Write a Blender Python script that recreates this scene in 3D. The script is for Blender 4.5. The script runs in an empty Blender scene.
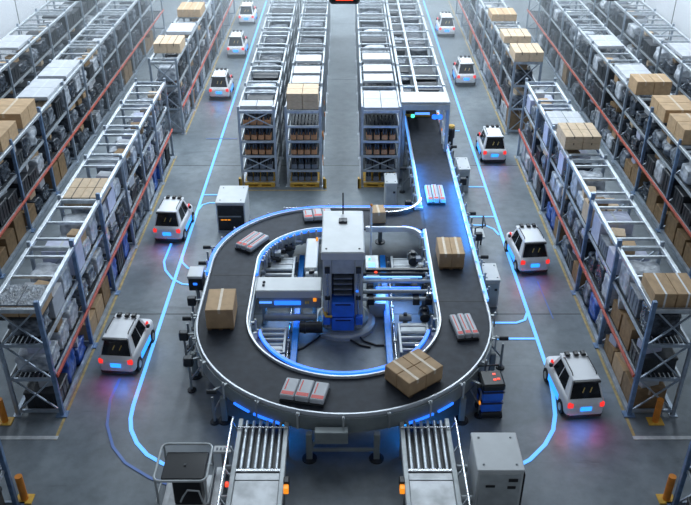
import bpy, bmesh, math, random
from mathutils import Vector, noise
R = random.Random(7)
SC = bpy.context.scene
COL = SC.collection
PI = math.pi

# ------------------------------------------------------------------ camera, light, exposure
cam = bpy.data.cameras.new('camera'); camo = bpy.data.objects.new('camera', cam); COL.objects.link(camo)
cam.sensor_width = 36.0; cam.lens = 36.0 * 815.0 / 691.0
cam.clip_end = 300
camo.location = (0, 0, 12.0)
camo.rotation_euler = (PI / 2 - math.radians(31.196), 0, 0)
SC.camera = camo
SC.view_settings.view_transform = 'Standard'; SC.view_settings.look = 'None'
SC.view_settings.exposure = 0.0; SC.view_settings.gamma = 1.0
SC.view_settings.use_curve_mapping = False

W = bpy.data.worlds.new('hall_light'); SC.world = W; W.use_nodes = True
wn = W.node_tree.nodes; wl = W.node_tree.links; wn.clear()
wo = wn.new('ShaderNodeOutputWorld'); wb = wn.new('ShaderNodeBackground')
wg = wn.new('ShaderNodeTexCoord'); ws = wn.new('ShaderNodeSeparateXYZ'); wr = wn.new('ShaderNodeValToRGB')
wr.color_ramp.elements[0].position = 0.0; wr.color_ramp.elements[0].color = (0.62, 0.70, 0.80, 1)
wr.color_ramp.elements[1].position = 0.9; wr.color_ramp.elements[1].color = (0.70, 0.79, 0.90, 1)
wl.new(wg.outputs['Generated'], ws.inputs[0]); wl.new(ws.outputs['Z'], wr.inputs[0])
wl.new(wr.outputs[0], wb.inputs[0]); wb.inputs[1].default_value = 0.26
wl.new(wb.outputs[0], wo.inputs[0])

def area(name, loc, sx, sy, power, col=(0.78, 0.90, 1.0), rot=(0, 0, 0)):
    l = bpy.data.lights.new(name, 'AREA'); l.shape = 'RECTANGLE'; l.size = sx; l.size_y = sy
    l.energy = power; l.color = col
    o = bpy.data.objects.new(name, l); o.location = loc; o.rotation_euler = rot; COL.objects.link(o)
    return o
# the hall's rows of overhead lamps
for k, (x, p) in enumerate(((-11, 2500), (-4.6, 2500), (0, 2400), (4.6, 2500), (11, 2500))):
    area('unseen_overhead_light', (x, 40, 13.6), 1.6, 30, p)

area('unseen_overhead_light', (0, 20.5, 13.6), 3.0, 5.0, 280)  # added fill light, brightens the tower front and the floor inside the oval

# ------------------------------------------------------------------ materials
MATS = {}
def mat(name, col, rough=0.5, metal=0.0, nscale=0, namt=0.0, bump=0.0, emit=None, estr=0.0, col2=None, coat=0.0, bscale=None, stretch=None, alpha=None):
    if name in MATS: return MATS[name]
    m = bpy.data.materials.new(name); m.use_nodes = True; MATS[name] = m
    nt = m.node_tree; b = nt.nodes['Principled BSDF']
    b.inputs['Base Color'].default_value = (*col, 1); b.inputs['Roughness'].default_value = rough
    b.inputs['Metallic'].default_value = metal
    if coat: b.inputs['Coat Weight'].default_value = coat
    if emit: b.inputs['Emission Color'].default_value = (*emit, 1); b.inputs['Emission Strength'].default_value = estr
    if nscale:
        tc = nt.nodes.new('ShaderNodeTexCoord'); n = nt.nodes.new('ShaderNodeTexNoise')
        n.inputs['Scale'].default_value = nscale; n.inputs['Detail'].default_value = 5
        src = tc.outputs['Object']
        if stretch:
            mp = nt.nodes.new('ShaderNodeMapping'); mp.inputs['Scale'].default_value = stretch
            nt.links.new(src, mp.inputs[0]); src = mp.outputs[0]
        nt.links.new(src, n.inputs['Vector'])
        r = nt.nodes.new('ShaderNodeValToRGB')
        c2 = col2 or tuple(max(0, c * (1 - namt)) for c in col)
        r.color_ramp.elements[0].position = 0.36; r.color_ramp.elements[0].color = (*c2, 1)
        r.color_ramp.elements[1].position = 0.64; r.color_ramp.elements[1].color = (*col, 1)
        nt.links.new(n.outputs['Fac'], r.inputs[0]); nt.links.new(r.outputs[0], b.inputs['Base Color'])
        if bump:
            bm_ = nt.nodes.new('ShaderNodeBump'); bm_.inputs['Strength'].default_value = bump; bm_.inputs['Distance'].default_value = 0.03
            n2 = nt.nodes.new('ShaderNodeTexNoise'); n2.inputs['Scale'].default_value = bscale or nscale * 3; n2.inputs['Detail'].default_value = 4
            nt.links.new(src, n2.inputs['Vector'])
            nt.links.new(n2.outputs['Fac'], bm_.inputs['Height']); nt.links.new(bm_.outputs[0], b.inputs['Normal'])
    return m

M = dict(
    steel=mat('rack_steel', (0.42, 0.49, 0.58), 0.36, 0.45, 6, 0.25),
    steel_far=mat('galvanised_steel', (0.50, 0.55, 0.61), 0.4, 0.4, 5, 0.2),
    rail=mat('bare_rail_metal', (0.60, 0.65, 0.70), 0.34, 0.5, 8, 0.25),
    blue_post=mat('blue_post_paint', (0.20, 0.31, 0.50), 0.38, 0.3, 7, 0.35),
    red=mat('red_beam_paint', (0.66, 0.13, 0.08), 0.42, 0.0, 5, 0.3),
    deck=mat('shelf_deck_mesh', (0.05, 0.06, 0.072), 0.6, 0.3, 20, 0.5),
    yellow=mat('yellow_paint', (0.85, 0.50, 0.07), 0.5, 0.0, 9, 0.3),
    orange=mat('orange_paint', (0.80, 0.27, 0.03), 0.45, 0.0, 6, 0.2),
    card=mat('tan_cardboard', (0.52, 0.35, 0.20), 0.75, 0.0, 4, 0.18),
    card2=mat('brown_cardboard', (0.30, 0.19, 0.095), 0.8, 0.0, 4, 0.3),
    card3=mat('pale_cardboard', (0.66, 0.50, 0.34), 0.75, 0.0, 4, 0.15),
    tape=mat('packing_tape', (0.62, 0.50, 0.36), 0.35, 0.0, 9, 0.15),
    tape_dark=mat('dark_gap', (0.12, 0.08, 0.05), 0.6),
    white_strap=mat('white_strap', (0.8, 0.8, 0.8), 0.4),
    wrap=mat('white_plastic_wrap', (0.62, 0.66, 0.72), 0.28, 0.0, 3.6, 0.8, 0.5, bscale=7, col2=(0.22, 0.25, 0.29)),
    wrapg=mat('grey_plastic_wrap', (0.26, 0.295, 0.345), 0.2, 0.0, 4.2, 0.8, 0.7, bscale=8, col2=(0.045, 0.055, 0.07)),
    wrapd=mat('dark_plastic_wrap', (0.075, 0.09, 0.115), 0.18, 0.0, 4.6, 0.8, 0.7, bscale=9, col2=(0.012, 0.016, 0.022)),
    bluebag=mat('blue_plastic', (0.05, 0.16, 0.60), 0.3, 0.0, 4, 0.6, 0.5, bscale=6, col2=(0.012, 0.04, 0.2)),
    crate=mat('black_crate_plastic', (0.035, 0.04, 0.048), 0.4, 0.0, 6, 0.4),
    crateg=mat('grey_crate_plastic', (0.20, 0.23, 0.28), 0.45, 0.0, 6, 0.3),
    wcard=mat('white_carton', (0.50, 0.52, 0.56), 0.5, 0.0, 4, 0.14),
    lilac=mat('pale_lilac_carton', (0.55, 0.58, 0.74), 0.45, 0.0, 4, 0.15),
    bottle=mat('dark_bottle', (0.05, 0.055, 0.065), 0.25),
    okarton=mat('orange_brown_carton', (0.62, 0.30, 0.14), 0.7, 0.0, 6, 0.3),
    white=mat('white_enamel', (0.62, 0.65, 0.67), 0.40, 0.0, 3, 0.08),
    cabinet=mat('cabinet_enamel', (0.66, 0.69, 0.70), 0.42, 0.0, 3, 0.12),
    grey=mat('machine_grey', (0.32, 0.355, 0.38), 0.42, 0.2, 4, 0.2),
    lgrey=mat('light_machine_grey', (0.54, 0.58, 0.595), 0.42, 0.15, 4, 0.2),
    greenish=mat('grey_green_enamel', (0.27, 0.31, 0.32), 0.45, 0.1, 4, 0.15),
    dark=mat('dark_machine_metal', (0.035, 0.04, 0.048), 0.42, 0.35, 8, 0.4),
    black=mat('black_plastic', (0.014, 0.015, 0.018), 0.4),
    chrome=mat('chrome_metal', (0.68, 0.70, 0.73), 0.22, 1.0),
    steelplate=mat('worn_steel_plate', (0.58, 0.60, 0.62), 0.40, 0.35, 3, 0.35),
    belt=mat('conveyor_belt_rubber', (0.030, 0.037, 0.052), 0.62, 0.0, 5, 0.35),
    seam=mat('belt_seam_rubber', (0.008, 0.008, 0.01), 0.6),
    railw=mat('white_guard_rail', (0.66, 0.70, 0.76), 0.3, 0.2),
    navy=mat('navy_ledge', (0.012, 0.025, 0.09), 0.4, 0.2),
    blue=mat('blue_machine_paint', (0.035, 0.20, 0.90), 0.36, 0.0, 5, 0.2),
    blue_rail=mat('blue_rail_paint', (0.025, 0.30, 0.95), 0.35, 0.0, 5, 0.2),
    carwhite=mat('car_white_paint', (0.82, 0.84, 0.88), 0.42, 0.0, 2, 0.05),
    glass=mat('car_dark_glass', (0.010, 0.011, 0.014), 0.12),
    tyre=mat('tyre_rubber', (0.012, 0.012, 0.014), 0.7),
    screen=mat('dark_screen', (0.02, 0.022, 0.026), 0.25),
    led=mat('blue_led', (0.02, 0.08, 0.5), 0.4, emit=(0.02, 0.17, 1.0), estr=1.7),
    ledw=mat('pale_blue_led', (0.2, 0.35, 0.7), 0.4, emit=(0.10, 0.36, 1.0), estr=1.25),
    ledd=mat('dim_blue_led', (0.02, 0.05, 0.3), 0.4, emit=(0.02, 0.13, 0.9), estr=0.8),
    guide=mat('glowing_guide_line', (0.1, 0.3, 0.6), 0.4, emit=(0.10, 0.42, 1.0), estr=1.15),
    faint_glow=mat('faint_blue_glow', (0.10, 0.16, 0.30), 0.4, emit=(0.03, 0.12, 0.55), estr=0.28),
    plate=mat('blue_light_panel', (0.05, 0.2, 0.7), 0.4, emit=(0.02, 0.27, 1.0), estr=1.8),
    tail=mat('red_tail_light', (0.5, 0.02, 0.02), 0.3, emit=(1.0, 0.035, 0.03), estr=1.0),
    redl=mat('red_indicator', (0.7, 0.03, 0.02), 0.3, emit=(1.0, 0.08, 0.03), estr=1.2),
    orangel=mat('orange_indicator', (0.8, 0.3, 0.02), 0.3, emit=(1.0, 0.32, 0.02), estr=0.9),
    greenl=mat('green_indicator', (0.05, 0.7, 0.4), 0.3, emit=(0.1, 1.0, 0.6), estr=1.4),
    yellowm=mat('yellow_marking', (0.85, 0.62, 0.2), 0.5),
    redm=mat('red_print', (0.65, 0.06, 0.05), 0.5),
    wall=mat('white_wall_panel', (0.82, 0.85, 0.90), 0.6, 0.0, 0.6, 0.06),
    yline=mat('yellow_floor_paint', (0.50, 0.37, 0.15), 0.5, 0.0, 7, 0.35),
    wline=mat('white_floor_paint', (0.60, 0.63, 0.65), 0.5, 0.0, 7, 0.25),
    seamline=mat('floor_joint', (0.05, 0.06, 0.065), 0.7),
)

def floor_material():
    m = bpy.data.materials.new('sealed_concrete'); m.use_nodes = True
    nt = m.node_tree; N = nt.nodes; L = nt.links; b = N['Principled BSDF']
    tc = N.new('ShaderNodeTexCoord')
    def nz(scale, detail, rough=0.55, dist=0.0):
        n = N.new('ShaderNodeTexNoise'); n.inputs['Scale'].default_value = scale; n.inputs['Detail'].default_value = detail
        n.inputs['Roughness'].default_value = rough; n.inputs['Distortion'].default_value = dist
        L.new(tc.outputs['Object'], n.inputs['Vector']); return n
    a = nz(0.45, 8, 0.62, 0.4); c = nz(3.2, 6, 0.6); d = nz(22, 3)
    r = N.new('ShaderNodeValToRGB'); e = r.color_ramp.elements
    e[0].position = 0.30; e[0].color = (0.125, 0.152, 0.175, 1); e[1].position = 0.68; e[1].color = (0.245, 0.285, 0.315, 1)
    L.new(a.outputs['Fac'], r.inputs[0])
    mx = N.new('ShaderNodeMix'); mx.data_type = 'RGBA'; mx.blend_type = 'MULTIPLY'; mx.inputs['Factor'].default_value = 0.5
    r2 = N.new('ShaderNodeValToRGB'); r2.color_ramp.elements[0].position = 0.35; r2.color_ramp.elements[0].color = (0.62, 0.62, 0.62, 1)
    r2.color_ramp.elements[1].position = 0.6; r2.color_ramp.elements[1].color = (1, 1, 1, 1)
    L.new(c.outputs['Fac'], r2.inputs[0]); L.new(r.outputs[0], mx.inputs[6]); L.new(r2.outputs[0], mx.inputs[7])
    L.new(mx.outputs[2], b.inputs['Base Color'])
    mp = N.new('ShaderNodeMapping'); mp.inputs['Rotation'].default_value = (0, 0, 0.6); mp.inputs['Scale'].default_value = (0.35, 1.6, 1)
    L.new(tc.outputs['Object'], mp.inputs[0])
    sm = N.new('ShaderNodeTexNoise'); sm.inputs['Scale'].default_value = 0.9; sm.inputs['Detail'].default_value = 7; sm.inputs['Roughness'].default_value = 0.7; sm.inputs['Distortion'].default_value = 1.2
    L.new(mp.outputs[0], sm.inputs['Vector'])
    r4 = N.new('ShaderNodeValToRGB'); r4.color_ramp.elements[0].position = 0.60; r4.color_ramp.elements[0].color = (1, 1, 1, 1); r4.color_ramp.elements[1].position = 0.72; r4.color_ramp.elements[1].color = (0.55, 0.57, 0.60, 1)
    L.new(sm.outputs['Fac'], r4.inputs[0])
    mx2 = N.new('ShaderNodeMix'); mx2.data_type = 'RGBA'; mx2.blend_type = 'MULTIPLY'; mx2.inputs['Factor'].default_value = 0.8
    L.new(mx.outputs[2], mx2.inputs[6]); L.new(r4.outputs[0], mx2.inputs[7]); L.new(mx2.outputs[2], b.inputs['Base Color'])
    r3 = N.new('ShaderNodeMapRange'); r3.inputs[3].default_value = 0.34; r3.inputs[4].default_value = 0.58
    L.new(a.outputs['Fac'], r3.inputs[0]); L.new(r3.outputs[0], b.inputs['Roughness'])
    bp = N.new('ShaderNodeBump'); bp.inputs['Strength'].default_value = 0.06; bp.inputs['Distance'].default_value = 0.02
    L.new(d.outputs['Fac'], bp.inputs['Height']); L.new(bp.outputs[0], b.inputs['Normal'])
    b.inputs['Specular IOR Level'].default_value = 0.45
    return m
M['floor'] = floor_material()
M['belt'].node_tree.nodes['Principled BSDF'].inputs['Specular IOR Level'].default_value = 0.3

# ------------------------------------------------------------------ mesh helpers
class MB:
    def __init__(s): s.v = []; s.f = []; s.sm = []; s.mi = []; s.cur = 0
    def add(s, vs, fs, smooth=False):
        b = len(s.v); s.v += [tuple(p) for p in vs]
        for f in fs: s.f.append(tuple(b + i for i in f)); s.sm.append(smooth); s.mi.append(s.cur)
        return s
    def box(s, x0, x1, y0, y1, z0, z1, b=0.0):
        if x0 > x1: x0, x1 = x1, x0
        if y0 > y1: y0, y1 = y1, y0
        if z0 > z1: z0, z1 = z1, z0
        b = min(b, (x1 - x0) * .49, (y1 - y0) * .49, (z1 - z0) * .49)
        if b <= 0:
            vs = [(x, y, z) for z in (z0, z1) for y in (y0, y1) for x in (x0, x1)]
            return s.add(vs, [(0, 2, 3, 1), (4, 5, 7, 6), (0, 1, 5, 4), (2, 6, 7, 3), (0, 4, 6, 2), (1, 3, 7, 5)])
        vs = []; idx = {}
        lo = (x0, y0, z0); hi = (x1, y1, z1)
        for sx in (0, 1):
            for sy in (0, 1):
                for sz in (0, 1):
                    sg = (sx, sy, sz)
                    for ax in range(3):
                        p = []
                        for k in range(3):
                            base = hi[k] if sg[k] else lo[k]
                            if k != ax: base += -b if sg[k] else b
                            p.append(base)
                        idx[(sx, sy, sz, ax)] = len(vs); vs.append(tuple(p))
        fs = []
        for ax in range(3):
            o = [k for k in range(3) if k != ax]
            for sv in (0, 1):
                q = []
                for a, c in ((0, 0), (1, 0), (1, 1), (0, 1)):
                    sg = [0, 0, 0]; sg[ax] = sv; sg[o[0]] = a; sg[o[1]] = c
                    q.append(idx[(*sg, ax)])
                fs.append(tuple(q))
        for ax in range(3):
            o = [k for k in range(3) if k != ax]
            for a in (0, 1):
                for c in (0, 1):
                    sg0 = [0, 0, 0]; sg0[o[0]] = a; sg0[o[1]] = c; sg1 = list(sg0); sg1[ax] = 1
                    fs.append((idx[(*sg0, o[0])], idx[(*sg1, o[0])], idx[(*sg1, o[1])], idx[(*sg0, o[1])]))
        for sx in (0, 1):
            for sy in (0, 1):
                for sz in (0, 1): fs.append(tuple(idx[(sx, sy, sz, a)] for a in range(3)))
        return s.add(vs, fs)
    def bar(s, p, q, w, h=None, up=(0, 0, 1)):
        h = h or w; p = Vector(p); q = Vector(q); d = (q - p).normalized(); u = Vector(up)
        if abs(d.dot(u)) > .98: u = Vector((0, 1, 0))
        a = d.cross(u).normalized() * w / 2; c = d.cross(a).normalized() * h / 2
        vs = [e + i * a + j * c for e in (p, q) for i, j in ((-1, -1), (1, -1), (1, 1), (-1, 1))]
        return s.add(vs, [(0, 1, 2, 3), (7, 6, 5, 4), (0, 4, 5, 1), (1, 5, 6, 2), (2, 6, 7, 3), (3, 7, 4, 0)])
    def tube(s, pts, r, n=8, closed=False):
        pts = [Vector(p) for p in pts]; vs = []; fs = []; N = len(pts); a0 = None
        for i, p in enumerate(pts):
            if closed: d = (pts[(i + 1) % N] - pts[i - 1]).normalized()
            else: d = ((pts[min(i + 1, N - 1)]) - (pts[max(i - 1, 0)])).normalized()
            if a0 is None:
                a0 = d.cross(Vector((0, 0, 1)))
                if a0.length < .05: a0 = d.cross(Vector((0, 1, 0)))
            a0 = (a0 - d * a0.dot(d)).normalized(); c = d.cross(a0)
            for k in range(n):
                t = 2 * PI * k / n; vs.append(p + r * (math.cos(t) * a0 + math.sin(t) * c))
        for i in range(N if closed else N - 1):
            j = (i + 1) % N
            for k in range(n): fs.append((i * n + k, i * n + (k + 1) % n, j * n + (k + 1) % n, j * n + k))
        s.add(vs, fs, True)
        if not closed:
            s.add(vs[:n], [tuple(range(n))]); s.add(vs[-n:], [tuple(range(n))])
        return s
    def cyl(s, p, q, r, n=12): return s.tube([p, q], r, n)
    def lathe(s, prof, c, n=20, sx=1, sy=1):
        vs = []; fs = []
        for r, z in prof:
            for k in range(n):
                t = 2 * PI * k / n; vs.append((c[0] + sx * r * math.cos(t), c[1] + sy * r * math.sin(t), c[2] + z))
        for i in range(len(prof) - 1):
            for k in range(n): fs.append((i * n + k, i * n + (k + 1) % n, (i + 1) * n + (k + 1) % n, (i + 1) * n + k))
        s.add(vs, fs, len(prof) > 6)
        return s.add(vs[:n], [tuple(range(n))]).add(vs[-n:], [tuple(range(n))])
    def sweep(s, path, prof):
        # path: (x, y, nx, ny); prof: closed polygon of (offset, z)
        n = len(prof); vs = []; fs = []
        for x, y, nx, ny in path:
            for d, z in prof: vs.append((x + nx * d, y + ny * d, z))
        for i in range(len(path) - 1):
            for k in range(n): fs.append((i * n + k, i * n + (k + 1) % n, (i + 1) * n + (k + 1) % n, (i + 1) * n + k))
        fs.append(tuple(range(n))); fs.append(tuple(range((len(path) - 1) * n, len(path) * n)))
        return s.add(vs, fs)
    def loft(s, secs, smooth=False):
        n = len(secs[0]); vs = [p for q in secs for p in q]; fs = []
        for i in range(len(secs) - 1):
            for k in range(n): fs.append((i * n + k, i * n + (k + 1) % n, (i + 1) * n + (k + 1) % n, (i + 1) * n + k))
        fs.append(tuple(range(n))); fs.append(tuple(range((len(secs) - 1) * n, len(secs) * n)))
        return s.add(vs, fs, smooth)
    def panel(s, p, th, inset=0.0):
        p = [Vector(q) for q in p]; c = sum(p, Vector()) / 4
        p = [q + (c - q).normalized() * inset for q in p]
        nrm = (p[1] - p[0]).cross(p[3] - p[0]).normalized()
        vs = [q - nrm * th for q in p] + [q + nrm * th for q in p]
        return s.add(vs, [(3, 2, 1, 0), (4, 5, 6, 7), (0, 1, 5, 4), (1, 2, 6, 5), (2, 3, 7, 6), (3, 0, 4, 7)])
    def mesh(s, name, mats):
        me = bpy.data.meshes.new(name); me.from_pydata(s.v, [], s.f)
        me.polygons.foreach_set('use_smooth', s.sm); me.polygons.foreach_set('material_index', s.mi)
        for m in (mats if isinstance(mats, (list, tuple)) else [mats]): me.materials.append(m)
        bm = bmesh.new(); bm.from_mesh(me); bmesh.ops.remove_doubles(bm, verts=bm.verts, dist=1e-5) if not any(s.sm) else None
        bmesh.ops.recalc_face_normals(bm, faces=bm.faces); bm.to_mesh(me); bm.free()
        return me

def link(name, me, parent=None, loc=(0, 0, 0), rz=0.0, label=None):
    o = bpy.data.objects.new(name, me); COL.objects.link(o)
    o.location = loc; o.rotation_euler = (0, 0, rz)
    if parent: o.parent = parent
    if label: o['label'] = label
    return o
def part(name, mb, m, parent, label=None, loc=(0, 0, 0)): return link(name, mb.mesh(name, m), parent, loc, 0, label)
def tag(o, label, cat, group=None):
    o['label'] = label; o['category'] = cat
    if group: o['group'] = group
    return o
def thing(name, label, cat, loc=(0, 0, 0), rz=0.0, group=None):
    return tag(link(name, None, None, loc, rz), label, cat, group)
def struct(name, mb, m):
    o = link(name, mb.mesh(name, m)); o['kind'] = 'structure'; return o
def copy_tree(o, parent=None):
    c = o.copy(); COL.objects.link(c)
    if parent: c.parent = parent
    for ch in list(o.children): copy_tree(ch, c)
    return c
ORD = ['', 'first', 'second', 'third', 'fourth', 'fifth', 'sixth', 'seventh', 'eighth', 'ninth', 'tenth', 'eleventh', 'twelfth', 'thirteenth', 'fourteenth', 'fifteenth', 'sixteenth']

# ------------------------------------------------------------------ the setting
struct('floor', MB().box(-16, 16, 2, 58, -0.2, 0), M['floor'])
struct('wall_left', MB().box(-15.4, -15.2, 2, 58, 0, 9), M['wall'])
struct('wall_right', MB().box(15.2, 15.4, 2, 58, 0, 9), M['wall'])
struct('wall_back', MB().box(-16, 16, 58, 58.2, 0, 9), M['wall'])
k = 0
for sx in (-1, 1):
    for y in (26, 30, 34, 38, 42, 46, 50):
        k += 1; struct('trim_%d' % k, MB().box(sx * 15.2, sx * 15.185, y, y + .05, 0.1, 9), M['seamline'])
for y in (8.2, 16.8, 25.6, 34.4, 43.2):
    k += 1; struct('trim_%d' % k, MB().box(-15, 15, y, y + .03, 0.0, 0.002), M['seamline'])

def ribbon(pts, w, z0, z1):
    path = []
    for i, p in enumerate(pts):
        a = Vector(pts[max(i - 1, 0)]); c = Vector(pts[min(i + 1, len(pts) - 1)]); d = (c - a).normalized()
        path.append((p[0], p[1], -d.y, d.x))
    return MB().sweep(path, [(-w / 2, z0), (w / 2, z0), (w / 2, z1), (-w / 2, z1)])
def arc(cx, cy, r, a0, a1, n=14): return [(cx + r * math.cos(math.radians(a0 + (a1 - a0) * i / n)), cy + r * math.sin(math.radians(a0 + (a1 - a0) * i / n))) for i in range(n + 1)]

for s_, nm in ((-1, 'left'), (1, 'right')):
    o = tag(link('floor_marking', ribbon([(s_ * 5.98, 12.36), (s_ * 5.98, 26.4)], .06, 0.001, 0.005).mesh('floor_marking', M['yline'])),
            'thin yellow painted line along the near rack of the %s aisle' % nm, 'floor marking', 'yellow floor lines')
    o = tag(link('floor_marking', ribbon([(s_ * 5.98, 28.3), (s_ * 5.98, 48)], .06, 0.001, 0.005).mesh('floor_marking', M['yline'])),
            'thin yellow painted line along the far rack of the %s aisle' % nm, 'floor marking', 'yellow floor lines')
    o = tag(link('floor_marking', ribbon([(s_ * 5.94, 12.42), (s_ * 12, 12.42)], .10, 0.006, 0.009).mesh('floor_marking', M['wline'])),
            'white painted line across the floor before the %s rack end' % nm, 'floor marking', 'white floor lines')
tag(link('floor_marking', ribbon([(-3.55, 23.72), (-0.6, 23.72)], .06, 0.001, 0.005).mesh('floor_marking', M['yline'])), 'yellow painted line before the left rack of the central block', 'floor marking', 'yellow floor lines')

def guide(pts, label, w=.085, m='guide', z=0.0):
    tag(link('floor_light_line', ribbon(pts, w, 0.010 + z, 0.014 + z).mesh('floor_light_line', M[m])), label, 'guide line', 'glowing floor guide lines')
G = 'glowing blue guide line '
guide([(-4.58, 48), (-4.6, 20), (-4.6, 13.4)] + [(-4.57, 13.0), (-4.48, 12.65), (-4.28, 12.27), (-4.0, 11.94), (-3.63, 11.69), (-3.2, 11.52)], G + 'down the left aisle curving under the wire cart')
guide([(4.52, 48), (4.6, 20), (4.64, 14.4), (4.58, 13.75), (4.48, 13.1), (4.34, 12.65), (4.08, 12.22), (3.69, 11.8), (3.2, 11.5)], G + 'down the right aisle curving to the white cabinet')
guide([(-4.56, 23.39), (-3.75, 23.39)], G + 'far short branch to the corner cabinet', .06, z=.001)
guide([(-3.75, 22.82), (-4.3, 22.84), (-4.5, 22.7), (-4.59, 22.3)], G + 'second short branch to the corner cabinet', .06, z=.001)
guide([(-4.62, 19.7)] + [(-4.55, 19.28), (-4.35, 18.99), (-4.1, 18.84), (-3.7, 18.8)], G + 'turning from the left line to the belt edge', .06, z=.001)
guide([(-5.04, 20.3), (-5.06, 19.3), (-4.94, 18.87), (-4.67, 18.43), (-4.36, 18.18), (-4.0, 18.12), (-3.7, 18.12)], G + 'hooking from behind the car on the left', .06, z=.002)
guide([(-5.15, 27.91), (-4.0, 27.91)], 'faint blue cross line near the left central rack', .05, 'faint_glow', z=.001)
guide([(3.5, 21.92), (4.6, 21.92)], G + 'short branch beside the second right post', .06, z=.001)
guide([(3.55, 21.42), (4.2, 21.38), (4.42, 21.15), (4.52, 20.8)], G + 'curved branch joining the right line', .06, z=.001)
guide([(3.6, 16.43), (4.25, 16.43), (4.48, 16.55), (4.62, 16.9)], G + 'curved branch below the right grey cabinet', .07, z=.001)
guide([(3.55, 15.78), (4.6, 15.78)], G + 'straight branch below the right grey cabinet', .07, z=.001)
guide([(3.8, 23.96), (4.56, 23.96)], G + 'short branch at the far right cabinet', .06, z=.001)
guide([(4.3, 28.66), (3.75, 28.66)], G + 'short branch by the tunnel frame', .05, z=.001)
guide([(-5.1, 14.3), (-5.15, 13.59), (-5.02, 12.8), (-4.74, 12.16), (-4.39, 11.72), (-3.81, 11.32), (-3.29, 11.09), (-2.9, 11.0)], 'faint blue curve behind the front left car', .06, 'faint_glow', z=.001)  # dim emissive strip drawn in place of a path of light on the floor
guide([(5.15, 18.3), (5.2, 16.6)], 'faint blue line behind the second right car', .035, 'faint_glow', z=.001)

# ------------------------------------------------------------------ racks
CACHE = {}
def cached(key, fn):
    if key not in CACHE: CACHE[key] = fn()
    return CACHE[key]

def rack_row(label, x0, x1, ys, levels, top, aisle=0, red=True, crossn=3, colour='steel', group=None, xbrace_front=True, bluen=3, skip=(), sunk=(), xl=None):
    """x0<x1; ys frame positions; aisle=+1: aisle side is x1, -1: x0"""
    w = x1 - x0; xc = (x0 + x1) / 2
    t = thing('pallet_rack', label, 'rack', (xc, ys[0], 0), 0, group or 'pallet racks')
    h = w / 2
    pm = cached(('post', top), lambda: MB().box(-.038, .038, -.038, .038, 0, top + .16, .008).box(-.085, .085, -.085, .085, 0, .02).mesh('post', M[colour]))
    pb = cached(('postb', top), lambda: MB().box(-.045, .045, -.045, .045, 0, top + .2, .008).box(-.12, .12, -.10, .10, 0, .03).mesh('post', M['blue_post']))
    def frame(full):
        b = MB(); z = .12; n = 0
        zs = [.12] + list(levels) + [top]
        for zz in zs: b.box(-h + .04, h - .04, -.025, .025, zz - .04, zz + .03)
        for q_, (a, c) in enumerate(zip(zs[:-1], zs[1:])):
            if xl is not None and not full: continue
            if xl is not None and q_ not in xl: continue
            if full: b.bar((-h + .04, .0, a), (h - .04, .0, c), .035, .03); b.bar((-h + .04, .02, c), (h - .04, .02, a), .035, .03)
            else: b.bar((-h + .04, 0, a), (h - .04, 0, c), .03, .03)
        return b.mesh('upright_frame', M[colour])
    f_full = cached(('ff', w, top, tuple(levels), colour, xl), lambda: frame(True)); f_half = cached(('fh', w, top, tuple(levels), colour, xl), lambda: frame(False))
    for i, y in enumerate(ys):
        ly = y - ys[0]
        f = link('upright_frame', f_full if (i == 0 and xbrace_front) else f_half, t, (0, ly, 0))
        for sx in (-1, 1):
            blue = (sx == aisle and i < bluen)
            link('post', pb if blue else pm, f, (sx * h, 0, 0), 0, 'blue painted post' if blue else None)
    for i in range(len(ys) - 1):
        L = ys[i + 1] - ys[i]; ly = ys[i] - ys[0]
        rw_ = .03 if colour == 'steel_far' else .042
        rl = cached(('rail', round(L, 3), rw_), lambda: MB().box(-rw_, rw_, 0, L, -.05, .05, .01).mesh('top_rail', M['rail']))
        bl = cached(('beam', round(L, 3)), lambda: MB().box(-.022, .022, .04, L - .04, -.035, .035).mesh('shelf_beam', M['rail']))
        for sx in (-1, 1):
            link('top_rail', rl, t, (sx * h, ly, top))
            for z in levels: link('shelf_beam', bl, t, (sx * (h - .03), ly, z))
        cb = cached(('cross', round(w, 3)), lambda: MB().box(-h + .03, h - .03, -rw_ * .7, rw_ * .7, -.03, .03, .006).mesh('cross_bar', M['rail']))
        for k in range(crossn):
            if (i, k) not in skip: link('cross_bar', cb, t, (0, ly + L * (k + .5) / crossn, top))
        for (bi, a0, a1, zz) in sunk:
            if bi == i: part('shelf_deck', MB().box(-h + .02, h - .02, a0 - ys[0], a1 - ys[0], zz - .04, zz - .004), M['deck'], t)
        if i == 0 or True:
            tb = cached(('tie', round(w, 3)), lambda: MB().box(-h, h, -rw_, rw_, -.05, .05, .01).mesh('end_tie', M['rail']))
            link('end_tie', tb, t, (0, ly, top - .02))
        dk = cached(('deck', round(w, 3), round(L, 3)), lambda: deck(w, L))
        for z in levels: link('shelf_deck', dk, t, (0, ly, z + .03))
        bs = cached(('base', round(L, 3)), lambda: MB().box(-.04, .04, .05, L - .05, .02, .10).mesh('base_rail', M[colour]))
        for sx in (-1, 1): link('base_rail', bs, t, (sx * h, ly, 0))
        if red and aisle:
            rm = cached(('red', round(L, 3)), lambda: MB().box(-.02, .02, 0, L, -.042, .042, .008).mesh('guard_beam', M['red']))
            link('guard_beam', rm, t, (aisle * (h + .075), ly, 1.06), 0, 'red painted beam')
    return t
def deck(w, L):
    b = MB(); h = w / 2
    n = 9
    for k in range(n): b.box(-h + .04 + (w - .08) * k / n, -h + .04 + (w - .08) * (k + .62) / n, .04, L - .04, -.012, .012)
    return b.mesh('shelf_deck', M['deck'])

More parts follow.
